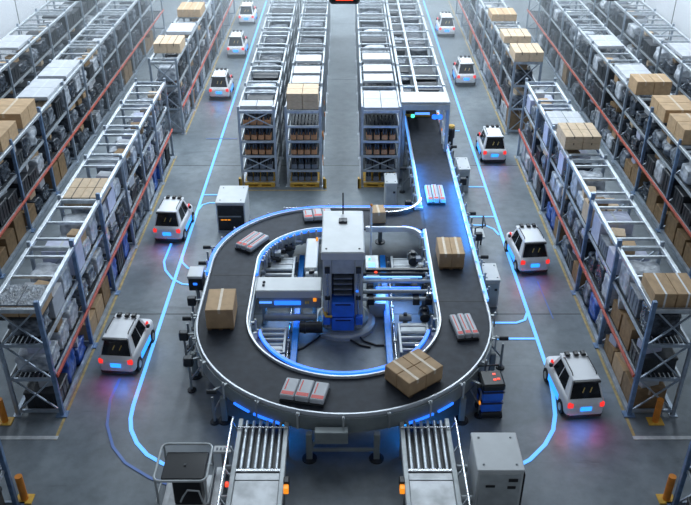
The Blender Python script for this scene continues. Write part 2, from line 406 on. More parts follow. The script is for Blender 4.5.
# ------------------------------------------------------------------ loads
def lump_mesh(name, seed, m, amp=.10, n=7, boxy=.75):
    bm = bmesh.new(); bmesh.ops.create_cube(bm, size=1.0)
    bmesh.ops.subdivide_edges(bm, edges=bm.edges, cuts=n, use_grid_fill=True)
    o = Vector((seed * 7.3, seed * 3.1, seed * 1.7))
    for v in bm.verts:
        p = v.co.copy(); q = p.normalized() * .62
        p = p * boxy + q * (1 - boxy)
        d = noise.noise(p * 3.2 + o) * amp + noise.noise(p * 8 + o) * amp * .5
        p = p * (1 + d)
        p.z = max(-.5, p.z); v.co = p + Vector((0, 0, .5))
    for ax in range(3):
        lo_, hi_ = min(v.co[ax] for v in bm.verts), max(v.co[ax] for v in bm.verts)
        for v in bm.verts: v.co[ax] = (v.co[ax] - lo_) / (hi_ - lo_) - (.5 if ax < 2 else 0)
    for f in bm.faces: f.smooth = True
    me = bpy.data.meshes.new(name); bm.to_mesh(me); bm.free(); me.materials.append(m)
    return me
LUMPS = {}
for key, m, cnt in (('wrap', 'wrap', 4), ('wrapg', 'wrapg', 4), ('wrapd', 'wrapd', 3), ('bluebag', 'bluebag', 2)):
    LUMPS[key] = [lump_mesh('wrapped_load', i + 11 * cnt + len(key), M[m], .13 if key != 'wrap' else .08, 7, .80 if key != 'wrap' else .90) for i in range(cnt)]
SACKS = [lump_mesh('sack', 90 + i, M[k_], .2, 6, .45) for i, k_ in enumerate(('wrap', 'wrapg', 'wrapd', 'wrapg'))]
def carton_meshes(m, tape):
    body = MB().box(-.5, .5, -.5, .5, 0, 1, .012).mesh('carton', M[m])
    t = MB().box(-.035, .035, -.503, .503, .72, 1.004).mesh('tape', M[tape])
    return body, t
CART = {k_: carton_meshes(k_, t_) for k_, t_ in (('card', 'tape'), ('card2', 'tape'), ('card3', 'tape_dark'), ('wcard', 'wline'), ('lilac', 'wline'))}
def crate_mesh(m):
    b = MB().box(-.5, .5, -.5, .5, 0, .92, .02).box(-.52, .52, -.52, .52, .86, 1.0, .02)
    for k in (-.3, 0, .3): b.box(k - .04, k + .04, -.515, .515, .05, .86)
    for k in (-.3, 0, .3): b.box(-.515, .515, k - .04, k + .04, .05, .86)
    return b.mesh('crate', M[m])
CRATE = {k_: crate_mesh(k_) for k_ in ('crate', 'crateg', 'blue')}
def carton(x, y, z, sx, sy, sz, label, group, m='card', rz=0.0, tape=True):
    o = tag(link('cardboard_box' if m not in ('wcard', 'lilac') else 'white_carton', CART[m][0], None, (x, y, z), rz), label, 'box', group)
    o.scale = (sx, sy, sz)
    if tape: link('tape', CART[m][1], o)
    return o
def load(kind, x, y, z, sx, sy, sz, where, group, rz=0):
    if kind in LUMPS:
        nm = {'wrap': ('wrapped_load', 'white plastic-wrapped load'), 'wrapg': ('wrapped_load', 'grey crumpled wrapped load'), 'wrapd': ('wrapped_load', 'dark wrapped load'), 'bluebag': ('blue_bag', 'blue plastic bag')}[kind]
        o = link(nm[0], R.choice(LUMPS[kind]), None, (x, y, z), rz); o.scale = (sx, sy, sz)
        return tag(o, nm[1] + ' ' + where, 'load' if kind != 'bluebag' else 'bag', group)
    if kind == 'sack':
        o = link('plastic_sack', R.choice(SACKS), None, (x, y, z), rz); o.scale = (sx, sy, sz)
        return tag(o, 'bulging plastic sack ' + where, 'sack', group)
    if kind in CRATE:
        o = link('storage_crate', CRATE[kind], None, (x, y, z), rz); o.scale = (sx / 1.04, sy / 1.04, sz)
        return tag(o, {'crate': 'black', 'crateg': 'grey', 'blue': 'blue'}[kind] + ' storage crate ' + where, 'crate', group)
    nm = {'card': 'tan cardboard box', 'card2': 'brown cardboard box', 'card3': 'pale cardboard box', 'wcard': 'white carton', 'lilac': 'pale lilac carton'}[kind]
    return carton(x, y, z, sx, sy, sz, nm + ' ' + where, group, kind)

LEVN = ['floor level', 'middle shelf', 'upper shelf']
def fill(rackname, x0, x1, ys, levels, top, aisle, kinds, n=2, maxh=(.75, .62, .62), skip=(), zs=None, lev=None, over={}, small=6):
    w = x1 - x0; xc = (x0 + x1) / 2
    zz = [0.03] + [l + .045 for l in levels]
    tops = list(levels) + [top]
    for i in range(len(ys) - 1):
        L = ys[i + 1] - ys[i] - .24
        for li, z in enumerate(zz):
            if lev is not None and li not in lev: continue
            c = n; seg = L / c
            for k in range(c):
                if (i, li, k) in skip: continue
                kd = R.choice(over.get((i, li), kinds[li] if isinstance(kinds, list) else kinds))
                sy = seg * R.uniform(.84, .97); sx = (w - .12) * R.uniform(.86, .97)
                sz = min(tops[li] - z - .12, R.uniform(.55, 1.0) * maxh[min(li, 2)] * 1.05)
                half = ('near half' if k == 0 else 'far half') if c == 2 else ('near end', 'middle', 'far end')[k]
                where = 'on %s, %s, %s bay, %s' % (LEVN[li], half, ORD[i + 1], rackname)
                if kd in LUMPS or kd == 'sack': sx *= .98; sy *= .98
                lo_ = load(kd, xc + aisle * (w - .10 - sx) * .45, ys[i] + .12 + seg * (k + .5), z, sx, sy, sz, where, 'loads in the ' + rackname)
                gap = tops[li] - z - sz - .14
                if gap > .13 and small and i < small:
                    pk = R.choice(('wcard', 'card2', 'lilac', 'card3', 'wcard', 'card'))
                    pn = {'wcard': 'white', 'card2': 'brown', 'lilac': 'lilac', 'card3': 'beige', 'card': 'tan'}[pk]
                    o = tag(link('small_parcel', CART[pk][0], None, (xc + aisle * R.uniform(.08, .2), ys[i] + .12 + seg * (k + .5) + R.uniform(-.06, .06), z + sz * (1.0 if kd in CART or kd in CRATE else .95)), R.uniform(-.3, .3)),
                            pn + ' parcel atop load, %s' % where[3:], 'parcel', 'small parcels in the ' + rackname)
                    o.scale = (R.uniform(.28, .44), R.uniform(.28, .42), min(gap, R.uniform(.12, .26)))

LEV = (0.98, 1.86); TOP = 2.74
KIN = [('wrap', 'wrapg', 'wrapd', 'wrapg', 'crate', 'card2', 'bluebag'), ('wrapg', 'wrapd', 'wrap', 'sack', 'crate', 'wrapg'), ('wrapg', 'wrap', 'sack', 'wrapd', 'lilac', 'crateg')]
KFAR = [('wrap', 'wrapd', 'wrapd', 'card2', 'crate', 'wrapg'), ('wrapg', 'wrapd', 'sack', 'crate', 'wrapd', 'wrapd'), ('wrapg', 'wrapd', 'sack', 'wrapd', 'crate', 'wrap')]
Y1 = [13.12, 15.5, 17.75, 20.1, 22.15, 24.2, 26.25]
Y2 = [28.4, 30.75, 33.1, 35.45, 37.8, 40.15, 42.5, 44.85]
YO = [18.55, 21.05, 23.5, 25.9, 28.2, 30.5, 32.8, 35.1, 37.4, 39.7, 42.0]
for s_, nm in ((-1, 'left'), (1, 'right')):
    a, b_ = sorted((s_ * 6.05, s_ * 7.0))
    rack_row('blue-grey pallet rack with red guard beam beside the %s aisle, near section' % nm, a, b_, Y1, LEV, TOP, -s_, skip=((0, 0), (2, 0), (2, 1)) if s_ < 0 else ((0, 0),),
             sunk=((0, 13.2, 14.0, 2.46), (2, 17.82, 18.98, 2.50)) if s_ < 0 else ((0, 13.2, 14.05, 2.64),))
    fill('near %s aisle rack' % nm, a, b_, Y1, LEV, TOP, -s_, KIN, 3, over={(0, 0): ('bluebag', 'crate', 'bluebag'), (1, 0): ('card2', 'card'), (0, 1): ('wrapg', 'wrap', 'sack'), (0, 2): ('wrap', 'wrapg', 'wcard'), (1, 2): ('lilac', 'wrap')} if s_ < 0 else {(0, 0): ('card2', 'card'), (1, 0): ('card2', 'bluebag', 'wrapg'), (0, 1): ('card2', 'crate', 'wrapg'), (1, 2): ('lilac', 'wrap', 'crateg'), (2, 2): ('card3', 'wrap')})
    rack_row('pallet rack with red guard beam beside the %s aisle, far section' % nm, a, b_, Y2, LEV, TOP, -s_, bluen=0)
    fill('far %s aisle rack' % nm, a, b_, Y2[:-2], LEV, TOP, -s_, KFAR, 3)
    a, b_ = sorted((s_ * 9.35, s_ * 10.45))
    rack_row('second pallet rack outward from the %s aisle with red guard beam' % nm, a, b_, YO, LEV, TOP, -s_)
    fill('second rack on the %s' % nm, a, b_, YO[:-1], LEV, TOP, -s_, KFAR, 3, over={(0, 0): ('card2',), (1, 0): ('card2', 'card2', 'wrapd'), (2, 0): ('card2', 'wrapg'), (0, 1): ('card2', 'crate'), (1, 1): ('wrap', 'crate')})
    a, b_ = sorted((s_ * 11.98, s_ * 13.2))
    rack_row('outermost pallet rack along the %s white wall' % nm, a, b_, YO[2:], LEV, TOP, -s_, red=False, bluen=0)
    fill('last rack on the %s' % nm, a, b_, YO[2:], LEV, TOP, -s_, KFAR, 2, lev=(1, 2))

# corner racks nearest the camera, across the white line
for s_, nm in ((-1, 'left'), (1, 'right')):
    a, b_ = sorted((s_ * 6.16, s_ * 7.15))
    rack_row('pallet rack at the bottom %s corner behind the orange bollard' % nm, a, b_, [8.3, 10.6], LEV, TOP, -s_, red=False)
    fill('bottom %s corner rack' % nm, a, b_, [8.3, 10.6], LEV, TOP, -s_, [('wrapg', 'crate'), ('wrapg', 'card2'), ('wrapg', 'wrapd')], 2)
    for x, y, wh in ((s_ * 6.07, 10.78, 'by the bottom %s corner rack' % nm), (-7.2 if s_ < 0 else 6.55, 12.9, 'before the %s aisle rack end' % nm)):
        t = thing('safety_bollard', 'orange bollard on a yellow foot ' + wh, 'bollard', (x, y, 0), 0, 'orange bollards')
        part('post', MB().cyl((0, 0, .03), (0, 0, .62), .07, 16), M['orange'], t)
        part('base_plate', MB().box(-.16, .16, -.12, .12, 0, .03, .005), M['yellow'], t)

# central block
CY = [24.05, 26.2, 28.35, 30.5, 32.65, 34.8, 36.95, 39.1, 41.25]
CL = (0.55, 1.06, 1.57, 2.08); CT = 2.6
CROWS = (('outer left central row', -3.35, -2.25), ('inner left central row', -1.87, -0.80), ('inner right central row', 0.53, 1.72))
for (nm, a, b_), xl in zip(CROWS, ((1, 4), (), (1,))):
    rack_row('grey five-tier rack, ' + nm, a, b_, CY, CL, CT, 0, red=False, crossn=2, colour='steel_far', group='central block racks', xl=xl)
# right outer row stands over the belt: frames on posts, open tunnel below
TX = (1.86, 3.28)
t = thing('tunnel_rack', 'grey open rack with flat roof panel standing over the conveyor mouth', 'rack', (2.57, 24.6, 0), 0, 'central block racks')
def tl(x, y): return (x - 2.57, y - 24.6)
for y in CY:
    for x in TX:
        lx, ly = tl(x, max(y, 24.6)); part('post', MB().box(lx - .05, lx + .05, ly - .05, ly + .05, 0, CT + .1, .008), M['steel_far'], t)
for i in range(len(CY) - 1):
    y0, y1 = max(CY[i], 24.6), CY[i + 1]
    for x in TX + (2.36,):
        lx, l0 = tl(x, y0); _, l1 = tl(x, y1); part('top_rail', MB().box(lx - .045, lx + .045, l0, l1, CT - .06, CT + .06, .01), M['rail'], t)
    for k in (0, 1):
        yy = y0 + (y1 - y0) * (k + .02) / 2; l0 = tl(TX[0], yy); l1 = tl(TX[1], yy)
        if i or k: part('cross_bar', MB().box(l0[0], l1[0], l0[1] - .035, l0[1] + .035, CT - .03, CT + .035, .008), M['rail'], t)
part('roof_panel', MB().box(-.80, .74, -.12, .82, CT + .065, CT + .13, .012), M['lgrey'], t)
part('lintel_beam', MB().box(-.80, .74, -.14, -.06, CT - .14, CT + .05, .01), M['lgrey'], t)
for dy in (-.02, .42):
    for z in (.35, .8, 1.25, 1.7, 2.15):
        part('brace', MB().bar((.66, dy, z), (.66, dy + .44, z), .035).bar((.66, dy, z), (.66, dy + .44, z + .45), .03), M['lgrey'], t)
part('light_bar', MB().box(-.35, .12, -.05, 0, 2.28, 2.34), M['ledw'], t, 'pale blue light bar')
part('signal_light', MB().lathe([(.06, 0), (.06, .08), (.02, .1)], (-.42, -.06, 2.2), 10), M['greenl'], t, 'green signal light')
for k in (0.28, 0.44): part('signal_light', MB().lathe([(.085, 0), (.085, .1), (.02, .13)], (k, -.06, 2.16), 10), M['led'], t, 'blue signal light')

# contents seen through the tops of the central rows
for nm, a, b_ in CROWS:
    w = b_ - a; xc = (a + b_) / 2
    for i in range(1, 8):
        L = CY[i + 1] - CY[i]
        for k in (0, 1):
            kd = R.choice(('wrapg', 'wrapd', 'crate', 'crate', 'sack', 'wrapd', 'wrapd', 'wrap'))
            load(kd, xc, CY[i] + L * (.27 + .48 * k), CL[3] + .045, w * .8, L * .36, R.uniform(.25, .42), 'on top tier, %s of %s bay, %s' % (('near half', 'far half')[k], ORD[i + 1], nm), 'loads in the central block')
            if i < 6:
                kd = R.choice(('wrapg', 'wrapd', 'crate', 'wrap'))
                load(kd, xc, CY[i] + L * (.27 + .48 * k), CL[1] + .045, w * .8, L * .36, R.uniform(.3, .4), 'on middle tier, %s of %s bay, %s' % (('near half', 'far half')[k], ORD[i + 1], nm), 'loads in the central block')
for i in range(1, 8):
    L = CY[i + 1] - CY[i]
    kd = R.choice(('wrapg', 'wrapd', 'wrap'))
# (row over the belt: stored goods stand on its deck behind the mouth)
dk = MB().box(-.68, .68, 1.75, 16.5, 2.0, 2.04)
part('shelf_deck', dk, M['deck'], t)
for i in range(1, 8):
    L = CY[i + 1] - CY[i]
    for k in (0, 1):
        for xx, side in ((2.08, 'inner'), (2.82, 'outer')):
            kd = R.choice(('wrapg', 'wrapd', 'crate', 'crate', 'wrapd'))
            load(kd, xx, CY[i] + L * (.3 + .48 * k), 2.04, .42 if xx < 2.3 else .72, L * .38, R.uniform(.25, .45), '%s side, %s of %s bay, rack over the belt' % (side, ('near half', 'far half')[k], ORD[i + 1]), 'loads in the central block')

# front bays of the central rows: trays of dark bottles on orange-brown cartons, yellow pallets
tray_me = MB().box(-.09, .09, -.14, .14, 0, .15, .006).mesh('bottle_carton', M['okarton'])
tray_me2 = MB().box(-.09, .09, -.14, .14, 0, .15, .006).mesh('bottle_carton', M['crateg'])
bot_me = MB().lathe([(.034, 0), (.036, .02), (.036, .13), (.026, .17), (.016, .19), (.016, .23), (.0, .23)], (0, 0, 0), 8).mesh('bottle', M['bottle'])
TIER = ['bottom', 'second', 'third', 'fourth', 'fifth']
for nm, a, b_ in CROWS:
    w = b_ - a
    for li in range(5):
        z = .16 if li == 0 else CL[li - 1] + .045
        if li == 4 and nm.startswith('inner'): continue
        for k in range(4):
            x = a + .10 + (w - .20) * (k + .5) / 4
            grey = li < 2
            o = tag(link('bottle_carton', tray_me2 if grey else tray_me, None, (x, 24.23, z)),
                    ('grey' if grey else 'orange-brown') + ' carton of dark bottles, %s from left, %s tier, %s' % (ORD[k + 1], TIER[li], nm), 'carton', 'bottle cartons in the central racks')
            for bx in (-.042, .042):
                for by in (-.07, .07): link('bottle', bot_me, o, (bx, by, .148))
        for k in range(2):
            kd = ('wrapd', 'crate')[k % 2]
            load(kd, (a + b_) / 2, 25.05 + .62 * k, z, w * .78, .52, .32, 'behind the bottle cartons, %s tier, %s, %s' % (TIER[li], ('first', 'second')[k], nm), 'loads behind the bottle cartons')
    p = thing('yellow_pallet', 'yellow pallet base under the front of the ' + nm, 'pallet', ((a + b_) / 2, 24.02, 0), 0, 'yellow pallets')
    part('top_board', MB().box(-w / 2 + .06, w / 2 - .06, -.08, .9, .10, .14, .006), M['yellow'], p)
    part('bottom_board', MB().box(-w / 2 + .06, w / 2 - .06, -.08, .9, 0, .03, .006), M['yellow'], p)
    for k in (-1, 0, 1):
        xx = k * (w / 2 - .12); part('block', MB().box(xx - .06, xx + .06, -.08, .9, .03, .10), M['yellow'], p)
for x, wh in ((-3.44, 'at the outer left central post'), (-.70, 'at the inner left central post'), (0.43, 'at the inner right central post')):
    t2 = thing('corner_guard', 'yellow corner guard ' + wh, 'corner guard', (x, 23.92, 0), 0, 'yellow corner guards')
    part('angle_plate', MB().box(-.03, .03, -.06, .10, 0, .34, .006).box(-.03, .08, -.06, -.03, 0, .34, .006), M['yellow'], t2)
for k, (y, z) in enumerate(((24.3, .7), (24.9, 1.5), (25.6, 1.05), (26.6, 1.9), (27.3, 1.2), (24.2, 1.75), (24.2, .95))):
    tag(link('shelf_tag', MB().box(-.012, .012, -.06, .06, -.07, .07, .004).mesh('shelf_tag', M['orange']), None, (-.735, y, z)), 'small orange tag on the aisle side of the inner left rack, %s' % ('low near', 'upper near', 'low second', 'upper third', 'middle third', 'upper corner', 'low corner')[k], 'tag', 'orange shelf tags')

# boxes standing on the top rails
def cover(o, m, label, x0=-.5, x1=.5, drop=.15):
    link('wrap_cover', MB().box(x0 - .004, x1 + .004, -.504, .504, 1 - drop, 1.008).mesh('wrap_cover', M[m]), o, (0, 0, 0), 0, label)
def top_pair(x, y, z, sx, sy, sz, m, where, nx=2, ny=1, gap=.015, grp='boxes on the rack tops', nz=1, tape=True):
    out = []
    for i in range(nx):
        for j in range(ny):
            for k in range(nz):
                pos = []
                if nx > 1: pos.append(('left', 'right')[i] if nx == 2 else ('left', 'centre', 'right')[i])
                if ny > 1: pos.append(('near', 'far')[j])
                if nz > 1: pos.append(('lower', 'upper')[k])
                nm = {'card': 'tan cardboard box', 'card2': 'brown cardboard box', 'card3': 'pale cardboard box', 'wcard': 'white carton', 'lilac': 'pale lilac carton'}[m]
                out.append(carton(x + (i - (nx - 1) / 2) * (sx + gap), y + (j - (ny - 1) / 2) * (sy + gap), z + k * (sz + .003), sx, sy, sz, nm + ' ' + where + (', ' + ' '.join(pos) if pos else ''), grp, m, tape=tape))
    return out
ZT = TOP + .065
def platform(x, y, w, l, z, label):
    t = thing('pallet', label, 'pallet', (x, y, z), 0, 'pallets on the rack tops')
    b = MB()
    part('deck', MB().box(-w / 2, w / 2, -l / 2, l / 2, .02, .045, .004), M['card2'], t)
    for k in (-1, 0, 1): part('runner', MB().box(k * w * .42 - .04, k * w * .42 + .04, -l / 2, l / 2, 0, .02), M['card2'], t)
# left aisle
for o in top_pair(-6.52, 13.62, 2.46, .44, .72, .30, 'card', 'topped with grey wrap on near end of left aisle rack'): cover(o, 'wrapg', 'grey plastic cover', drop=.12)
top_pair(-6.525, 18.4, 2.50, .43, .54, .27, 'card3', 'sunk between the rails of left aisle rack', 2, 2)
top_pair(-6.50, 29.75, ZT, .48, .52, .36, 'card3', 'on the far left aisle rack, front stack', 2, 2)
top_pair(-6.50, 32.2, ZT, .98, .6, .12, 'wcard', 'flat on the far left aisle rack', 1, 2)
top_pair(-6.50, 34.7, ZT, .48, .6, .32, 'card', 'on the far left aisle rack, rear stack', 2, 2)
# left second rack
top_pair(-9.86, 22.75, ZT, 1.0, .62, .46, 'card', 'standing on the second left rack, rear pair', 1, 2)
top_pair(-9.86, 21.1, ZT, 1.0, .62, .42, 'card', 'standing on the second left rack, front pair', 1, 2)
top_pair(-9.88, 25.4, ZT - .03, .95, .85, .10, 'wcard', 'flat on the second left rack, front two', 1, 2)
top_pair(-9.88, 27.4, ZT - .03, .95, .85, .10, 'wcard', 'flat on the second left rack, rear two', 1, 2)
# right aisle
for o in top_pair(6.525, 13.64, 2.64, .44, .78, .38, 'card', 'with white strap on near end of right aisle rack', 2, 1, tape=False): cover(o, 'white_strap', 'white strap', -.04, .04, .99)
top_pair(6.50, 21.15, ZT, .48, .50, .19, 'card3', 'stacked on right aisle rack', 2, 2, nz=2)
top_pair(6.52, 22.75, ZT - .04, .48, .5, .14, 'wcard', 'flat on right aisle rack behind the tan stack', 2, 2)
top_pair(6.50, 28.8, ZT, .50, .55, .34, 'card3', 'on the far right aisle rack, front stack', 2, 2)
top_pair(6.50, 31.0, ZT, .50, .5, .26, 'card3', 'on the far right aisle rack, middle stack', 2, 2)
top_pair(6.50, 34.0, ZT, .50, .5, .28, 'card', 'on the far right aisle rack, rear stack', 2, 2)
# right second rack
top_pair(9.82, 25.3, ZT, .55, .8, .44, 'card', 'standing on the second right rack, far pair', 2, 1)
top_pair(9.88, 23.2, ZT, 1.0, .62, .40, 'card', 'standing on the second right rack, middle pair', 1, 2)
top_pair(9.86, 21.6, ZT, 1.0, .62, .44, 'card', 'standing on the second right rack, near pair', 1, 2)
top_pair(9.88, 27.0, ZT - .03, .98, .7, .12, 'wcard', 'flat on the second right rack', 1, 2)
top_pair(9.88, 30.6, ZT - .03, .98, .7, .10, 'wcard', 'flat further along the second right rack', 1, 2)
top_pair(12.6, 29.5, ZT - .03, 1.0, .8, .10, 'wcard', 'flat on the outermost right rack', 1, 2)
top_pair(-12.6, 30.5, ZT - .03, 1.0, .8, .10, 'wcard', 'flat on the outermost left rack', 1, 2)
# central block tops
top_pair(-1.34, 24.5, CT + .065, .48, .46, .25, 'card3', 'on the inner left central rack', 2, 2, nz=2, tape=False)
top_pair(-2.80, 24.48, CT - .06, .5, .5, .16, 'wcard', 'on the outer left central rack front', 2, 1, tape=False)
top_pair(1.12, 24.8, CT - .04, .53, .75, .16, 'wcard', 'on the inner right central rack front', 2, 2, tape=False)
for k, y in enumerate((26.6, 27.6, 28.9)):
    top_pair(-1.34, y, CT + .065, .92, .72, .08, 'wcard', '%s flat sheet behind the tan stack on the inner left rack' % ORD[k + 1], 1, 1, tape=False)
    top_pair(1.12, y + .2, CT + .065, 1.0, .72, .08, 'wcard', '%s flat sheet behind the white cartons on the inner right rack' % ORD[k + 1], 1, 1, tape=False)

# ------------------------------------------------------------------ the belt conveyor
ZB = 1.0; XR = 2.74; XL = -2.82; YC = 15.33; RF = 2.78; CXF = -.04
def line_path(p, q, n=2):
    p = Vector(p); q = Vector(q); d = (q - p).normalized()
    return [(*(p + (q - p) * i / n), -d.y, d.x) for i in range(n + 1)]
def arc_path(cx, cy, r, a0, a1, n, out=1):
    return [(cx + r * math.cos(a), cy + r * math.sin(a), out * math.cos(a), out * math.sin(a)) for a in (math.radians(a0 + (a1 - a0) * i / n) for i in range(n + 1))]
P_R = line_path((XR, 29.4), (XR, 15.94), 6)
P_F = line_path((XR, 15.94), (XR, YC), 1)[:1] + arc_path(CXF, YC, RF, 0, -180, 48) + [(XL, 17.08, -1, 0)]
P_B = [(XL, 17.08, -1, 0)] + arc_path(-.48, 17.62, 2.34, 180, 90, 24) + [(0.45, 19.96, 0, 1)]
P_M = [(0.45, 19.96, 0, 1), (2.2, 19.96, 0, 1)]
cv = thing('belt_conveyor', 'large dark oval belt conveyor with glowing blue edges in the middle of the hall', 'conveyor', (0, 16, 0))
OFF = (0, -16, 0)
def cpart(name, mb, m, label=None, parent=None): return part(name, mb, m, parent or cv, label, OFF if parent is None else (0, 0, 0))
HB = .55
def prof(d0, d1, z0, z1): return [(d0, z0), (d1, z0), (d1, z1), (d0, z1)]
for P, nm in ((P_R, 'straight run'), (P_F, 'front bend'), (P_B, 'rear bend'), (P_M, 'merge')):
    cpart('belt_section', MB().sweep(P, prof(-HB, HB, ZB - .05, ZB)), M['belt'])
for (a, b_) in (((XL - HB, 17.08), (XL + HB, 17.08)), ((XR - HB, 15.94), (XR + HB, 15.94)), ((XL - HB, 15.75), (XL + HB, 15.75)), ((XR - HB, 28.0), (XR + HB, 28.0))):
    cpart('belt_seam', MB().box(a[0], b_[0], a[1] - .012, a[1] + .012, ZB, ZB + .004), M['seam'])
def trimP(P, y0): return [p for p in P if p[1] < y0]
P_Rin = line_path((XR, 29.4), (XR, 20.7), 4); P_Rin2 = line_path((XR, 19.3), (XR, 15.94), 2)
for P in (P_R, P_F, P_B, P_M):
    front = P is P_F
    cpart('guard_rail', MB().sweep(P, prof(HB, HB + .035, ZB - .06, ZB + .07)), M['railw'])
    cpart('skirt_panel', MB().sweep(P, prof(HB + .05, HB + .085, ZB - .36, ZB - .02)), M['lgrey'] if not front else M['greenish'])
    if not front: cpart('light_strip', MB().sweep(P, prof(HB + .037, HB + .105, ZB - .01, ZB + (.085 if P is not P_R else .06))), M['led'] if P is not P_R else M['ledw'])
for P in (P_Rin, P_Rin2, P_F, P_B):
    cpart('guard_rail', MB().sweep(P, prof(-HB - .035, -HB, ZB - .06, ZB + .07)), M['railw'])
    cpart('skirt_panel', MB().sweep(P, prof(-HB - .08, -HB - .045, ZB - .34, ZB - .02)), M['lgrey'])
    if P in (P_Rin, P_B, P_Rin2): cpart('light_strip', MB().sweep(P, prof(-HB - .09, -HB - .037, ZB - .02, ZB + .055)), M['led'] if P is P_B else M['ledw'])
P_Fi = arc_path(CXF, YC, RF, -14, -166, 40)
cpart('inner_ledge', MB().sweep(P_Fi, prof(-HB - .22, -HB - .05, ZB - .14, ZB - .09)), M['navy'])
cpart('light_strip', MB().sweep(P_Fi, prof(-HB - .29, -HB - .22, ZB - .14, ZB - .03)), M['led'])
# merge guide with blue edge
cpart('guard_rail', MB().sweep(line_path((.55, 19.36), (1.55, 19.36), 2) + arc_path(1.55, 18.86, .5, 90, 20, 8), prof(-.03, .03, ZB - .06, ZB + .1)), M['railw'])
cpart('light_strip', MB().sweep(arc_path(1.55, 18.86, .56, 90, 20, 8), prof(-.03, .03, ZB - .06, ZB + .08)), M['led'])
cpart('guard_rail', MB().sweep(arc_path(1.2, 21.2, 1.0, -100, -10, 12), prof(-.03, .03, ZB - .1, ZB + .12)), M['chrome'])
# under-belt glow strips where the roller lanes meet the bend
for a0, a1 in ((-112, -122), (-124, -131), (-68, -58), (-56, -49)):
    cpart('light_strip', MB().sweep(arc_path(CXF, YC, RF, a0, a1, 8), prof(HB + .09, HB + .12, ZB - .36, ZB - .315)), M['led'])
cpart('return_pipe', MB().tube([(p[0] + p[2] * .35, p[1] + p[3] * .35, .52) for p in arc_path(CXF, YC, RF, -60, -120, 16)], .022), M['chrome'])
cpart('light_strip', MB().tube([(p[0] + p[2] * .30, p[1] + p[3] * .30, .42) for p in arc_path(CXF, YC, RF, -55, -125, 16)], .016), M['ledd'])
cpart('inner_frame', MB().sweep(arc_path(CXF, YC, RF, -10, -170, 30), prof(-.5, -.4, .3, .6)), M['dark'])
cpart('inner_frame', MB().sweep(arc_path(CXF, YC, RF, -10, -170, 30), prof(.15, .25, .3, .6)), M['dark'])
# legs with round feet
def leg(x, y, top=.66, sz=.075):
    l = cpart('leg', MB().box(x - sz, x + sz, y - sz, y + sz, .04, top, .01), M['greenish'])
    cpart('foot', MB().lathe([(.15, 0), (.15, .03), (.06, .05), (.06, .09)], (x, y, 0), 16), M['dark'], parent=l)
for x, y in ((-.72, 11.83), (.62, 11.83), (-2.55, 12.93), (2.45, 12.93), (-3.4, 14.4), (3.3, 14.4), (-1.1, 13.55), (1.0, 13.55),
             (-3.35, 16.5), (-3.35, 18.2), (3.25, 17.6), (3.25, 19.6), (3.25, 22.0), (3.25, 24.2), (3.25, 26.5), (2.3, 22.0), (2.3, 24.2), (2.3, 18.0), (-2.35, 16.5), (-2.0, 19.6), (-.8, 20.45), (1.0, 20.4)):
    leg(x, y, .66 if y > 11.9 else .7, .06)
cpart('cross_brace', MB().box(-.72, .62, 11.8, 11.86, .22, .30, .01), M['greenish'])
cpart('cross_brace', MB().bar((-.5, 11.9, .66), (-.68, 11.85, .3), .05), M['greenish'])
jb = cpart('junction_box', MB().box(-.60, .05, 11.66, 11.84, .56, .86, .012), M['greenish'])
# brackets, sensors and motors along the edge
def bracket(x, y, nx, ny, k):
    b = MB(); b.bar((x, y, ZB + .02), (x + nx * .10, y + ny * .10, ZB + .02), .05, .035)
    b.bar((x + nx * .1, y + ny * .1, ZB + .06), (x + nx * .1, y + ny * .1, ZB - .3), .035)
    b.lathe([(.03, 0), (.035, .03), (.02, .06)], (x + nx * .1, y + ny * .1, ZB + .05), 8)
    cpart('bracket', b, M['lgrey'] if k % 3 else M['grey'])
k = 0
for P, st in ((P_F, 4), (P_B, 3)):
    for i in range(1, len(P) - 1, st):
        x, y, nx, ny = P[i]; k += 1; bracket(x + nx * (HB + .06), y + ny * (HB + .06), nx, ny, k)
for P, st in ((P_F, 3), (P_B, 2)):
    for i in range(2, len(P) - 1, st):
        x, y, nx, ny = P[i]; k += 1
        if y > YC - 1.2: bracket(x - nx * (HB + .1), y - ny * (HB + .1), -nx, -ny, k)
for y in [16.4 + .62 * i for i in range(17)]:
    k += 1; bracket(XR + HB + .08, y, 1, 0, k); bracket(XR - HB - .08, y, -1, 0, k) if not 19 < y < 20.8 else None
for i in range(34):
    y = 16.2 + i * .34
    cpart('edge_light', MB().box(XR + HB + .005, XR + HB + .045, y, y + .09, ZB + .09, ZB + .11), M['ledw']) if i % 2 == 0 else None
for y in (24.6, 25.3, 26.1, 26.9, 27.6):
    cpart('marker_lamp', MB().lathe([(.03, 0), (.03, .05), (.01, .06)], (XR + HB + .03, y, ZB + .1), 8), M['orangel'])
RF_ = random.Random(3)
for i in range(46):
    P = P_Fi if i % 2 else P_B
    x, y, nx, ny = P[RF_.randrange(2, len(P) - 2)]
    if i % 2 and y < 13.9: y += 0; 
    if i % 5 == 0: x, y, nx, ny = (XR, RF_.uniform(16, 19), 1, 0)
    d = HB + RF_.uniform(.12, .30); a_, b2, c_ = RF_.uniform(.04, .10), RF_.uniform(.04, .10), RF_.uniform(.06, .16)
    if i % 2 and i % 5: d = HB + .36; 
    px, py, pz = x - nx * d, y - ny * d, RF_.uniform(.55, .84)
    q = MB().box(px - a_, px + a_, py - b2, py + b2, pz - c_ / 2, pz + c_ / 2, .01)
    q.bar((px, py, pz), (x - nx * (HB + .05), y - ny * (HB + .05), pz), .03)
    cpart('fitting', q, M[('dark', 'lgrey', 'grey', 'chrome', 'dark', 'orange' if i % 9 == 4 else 'crateg')[i % 6]])
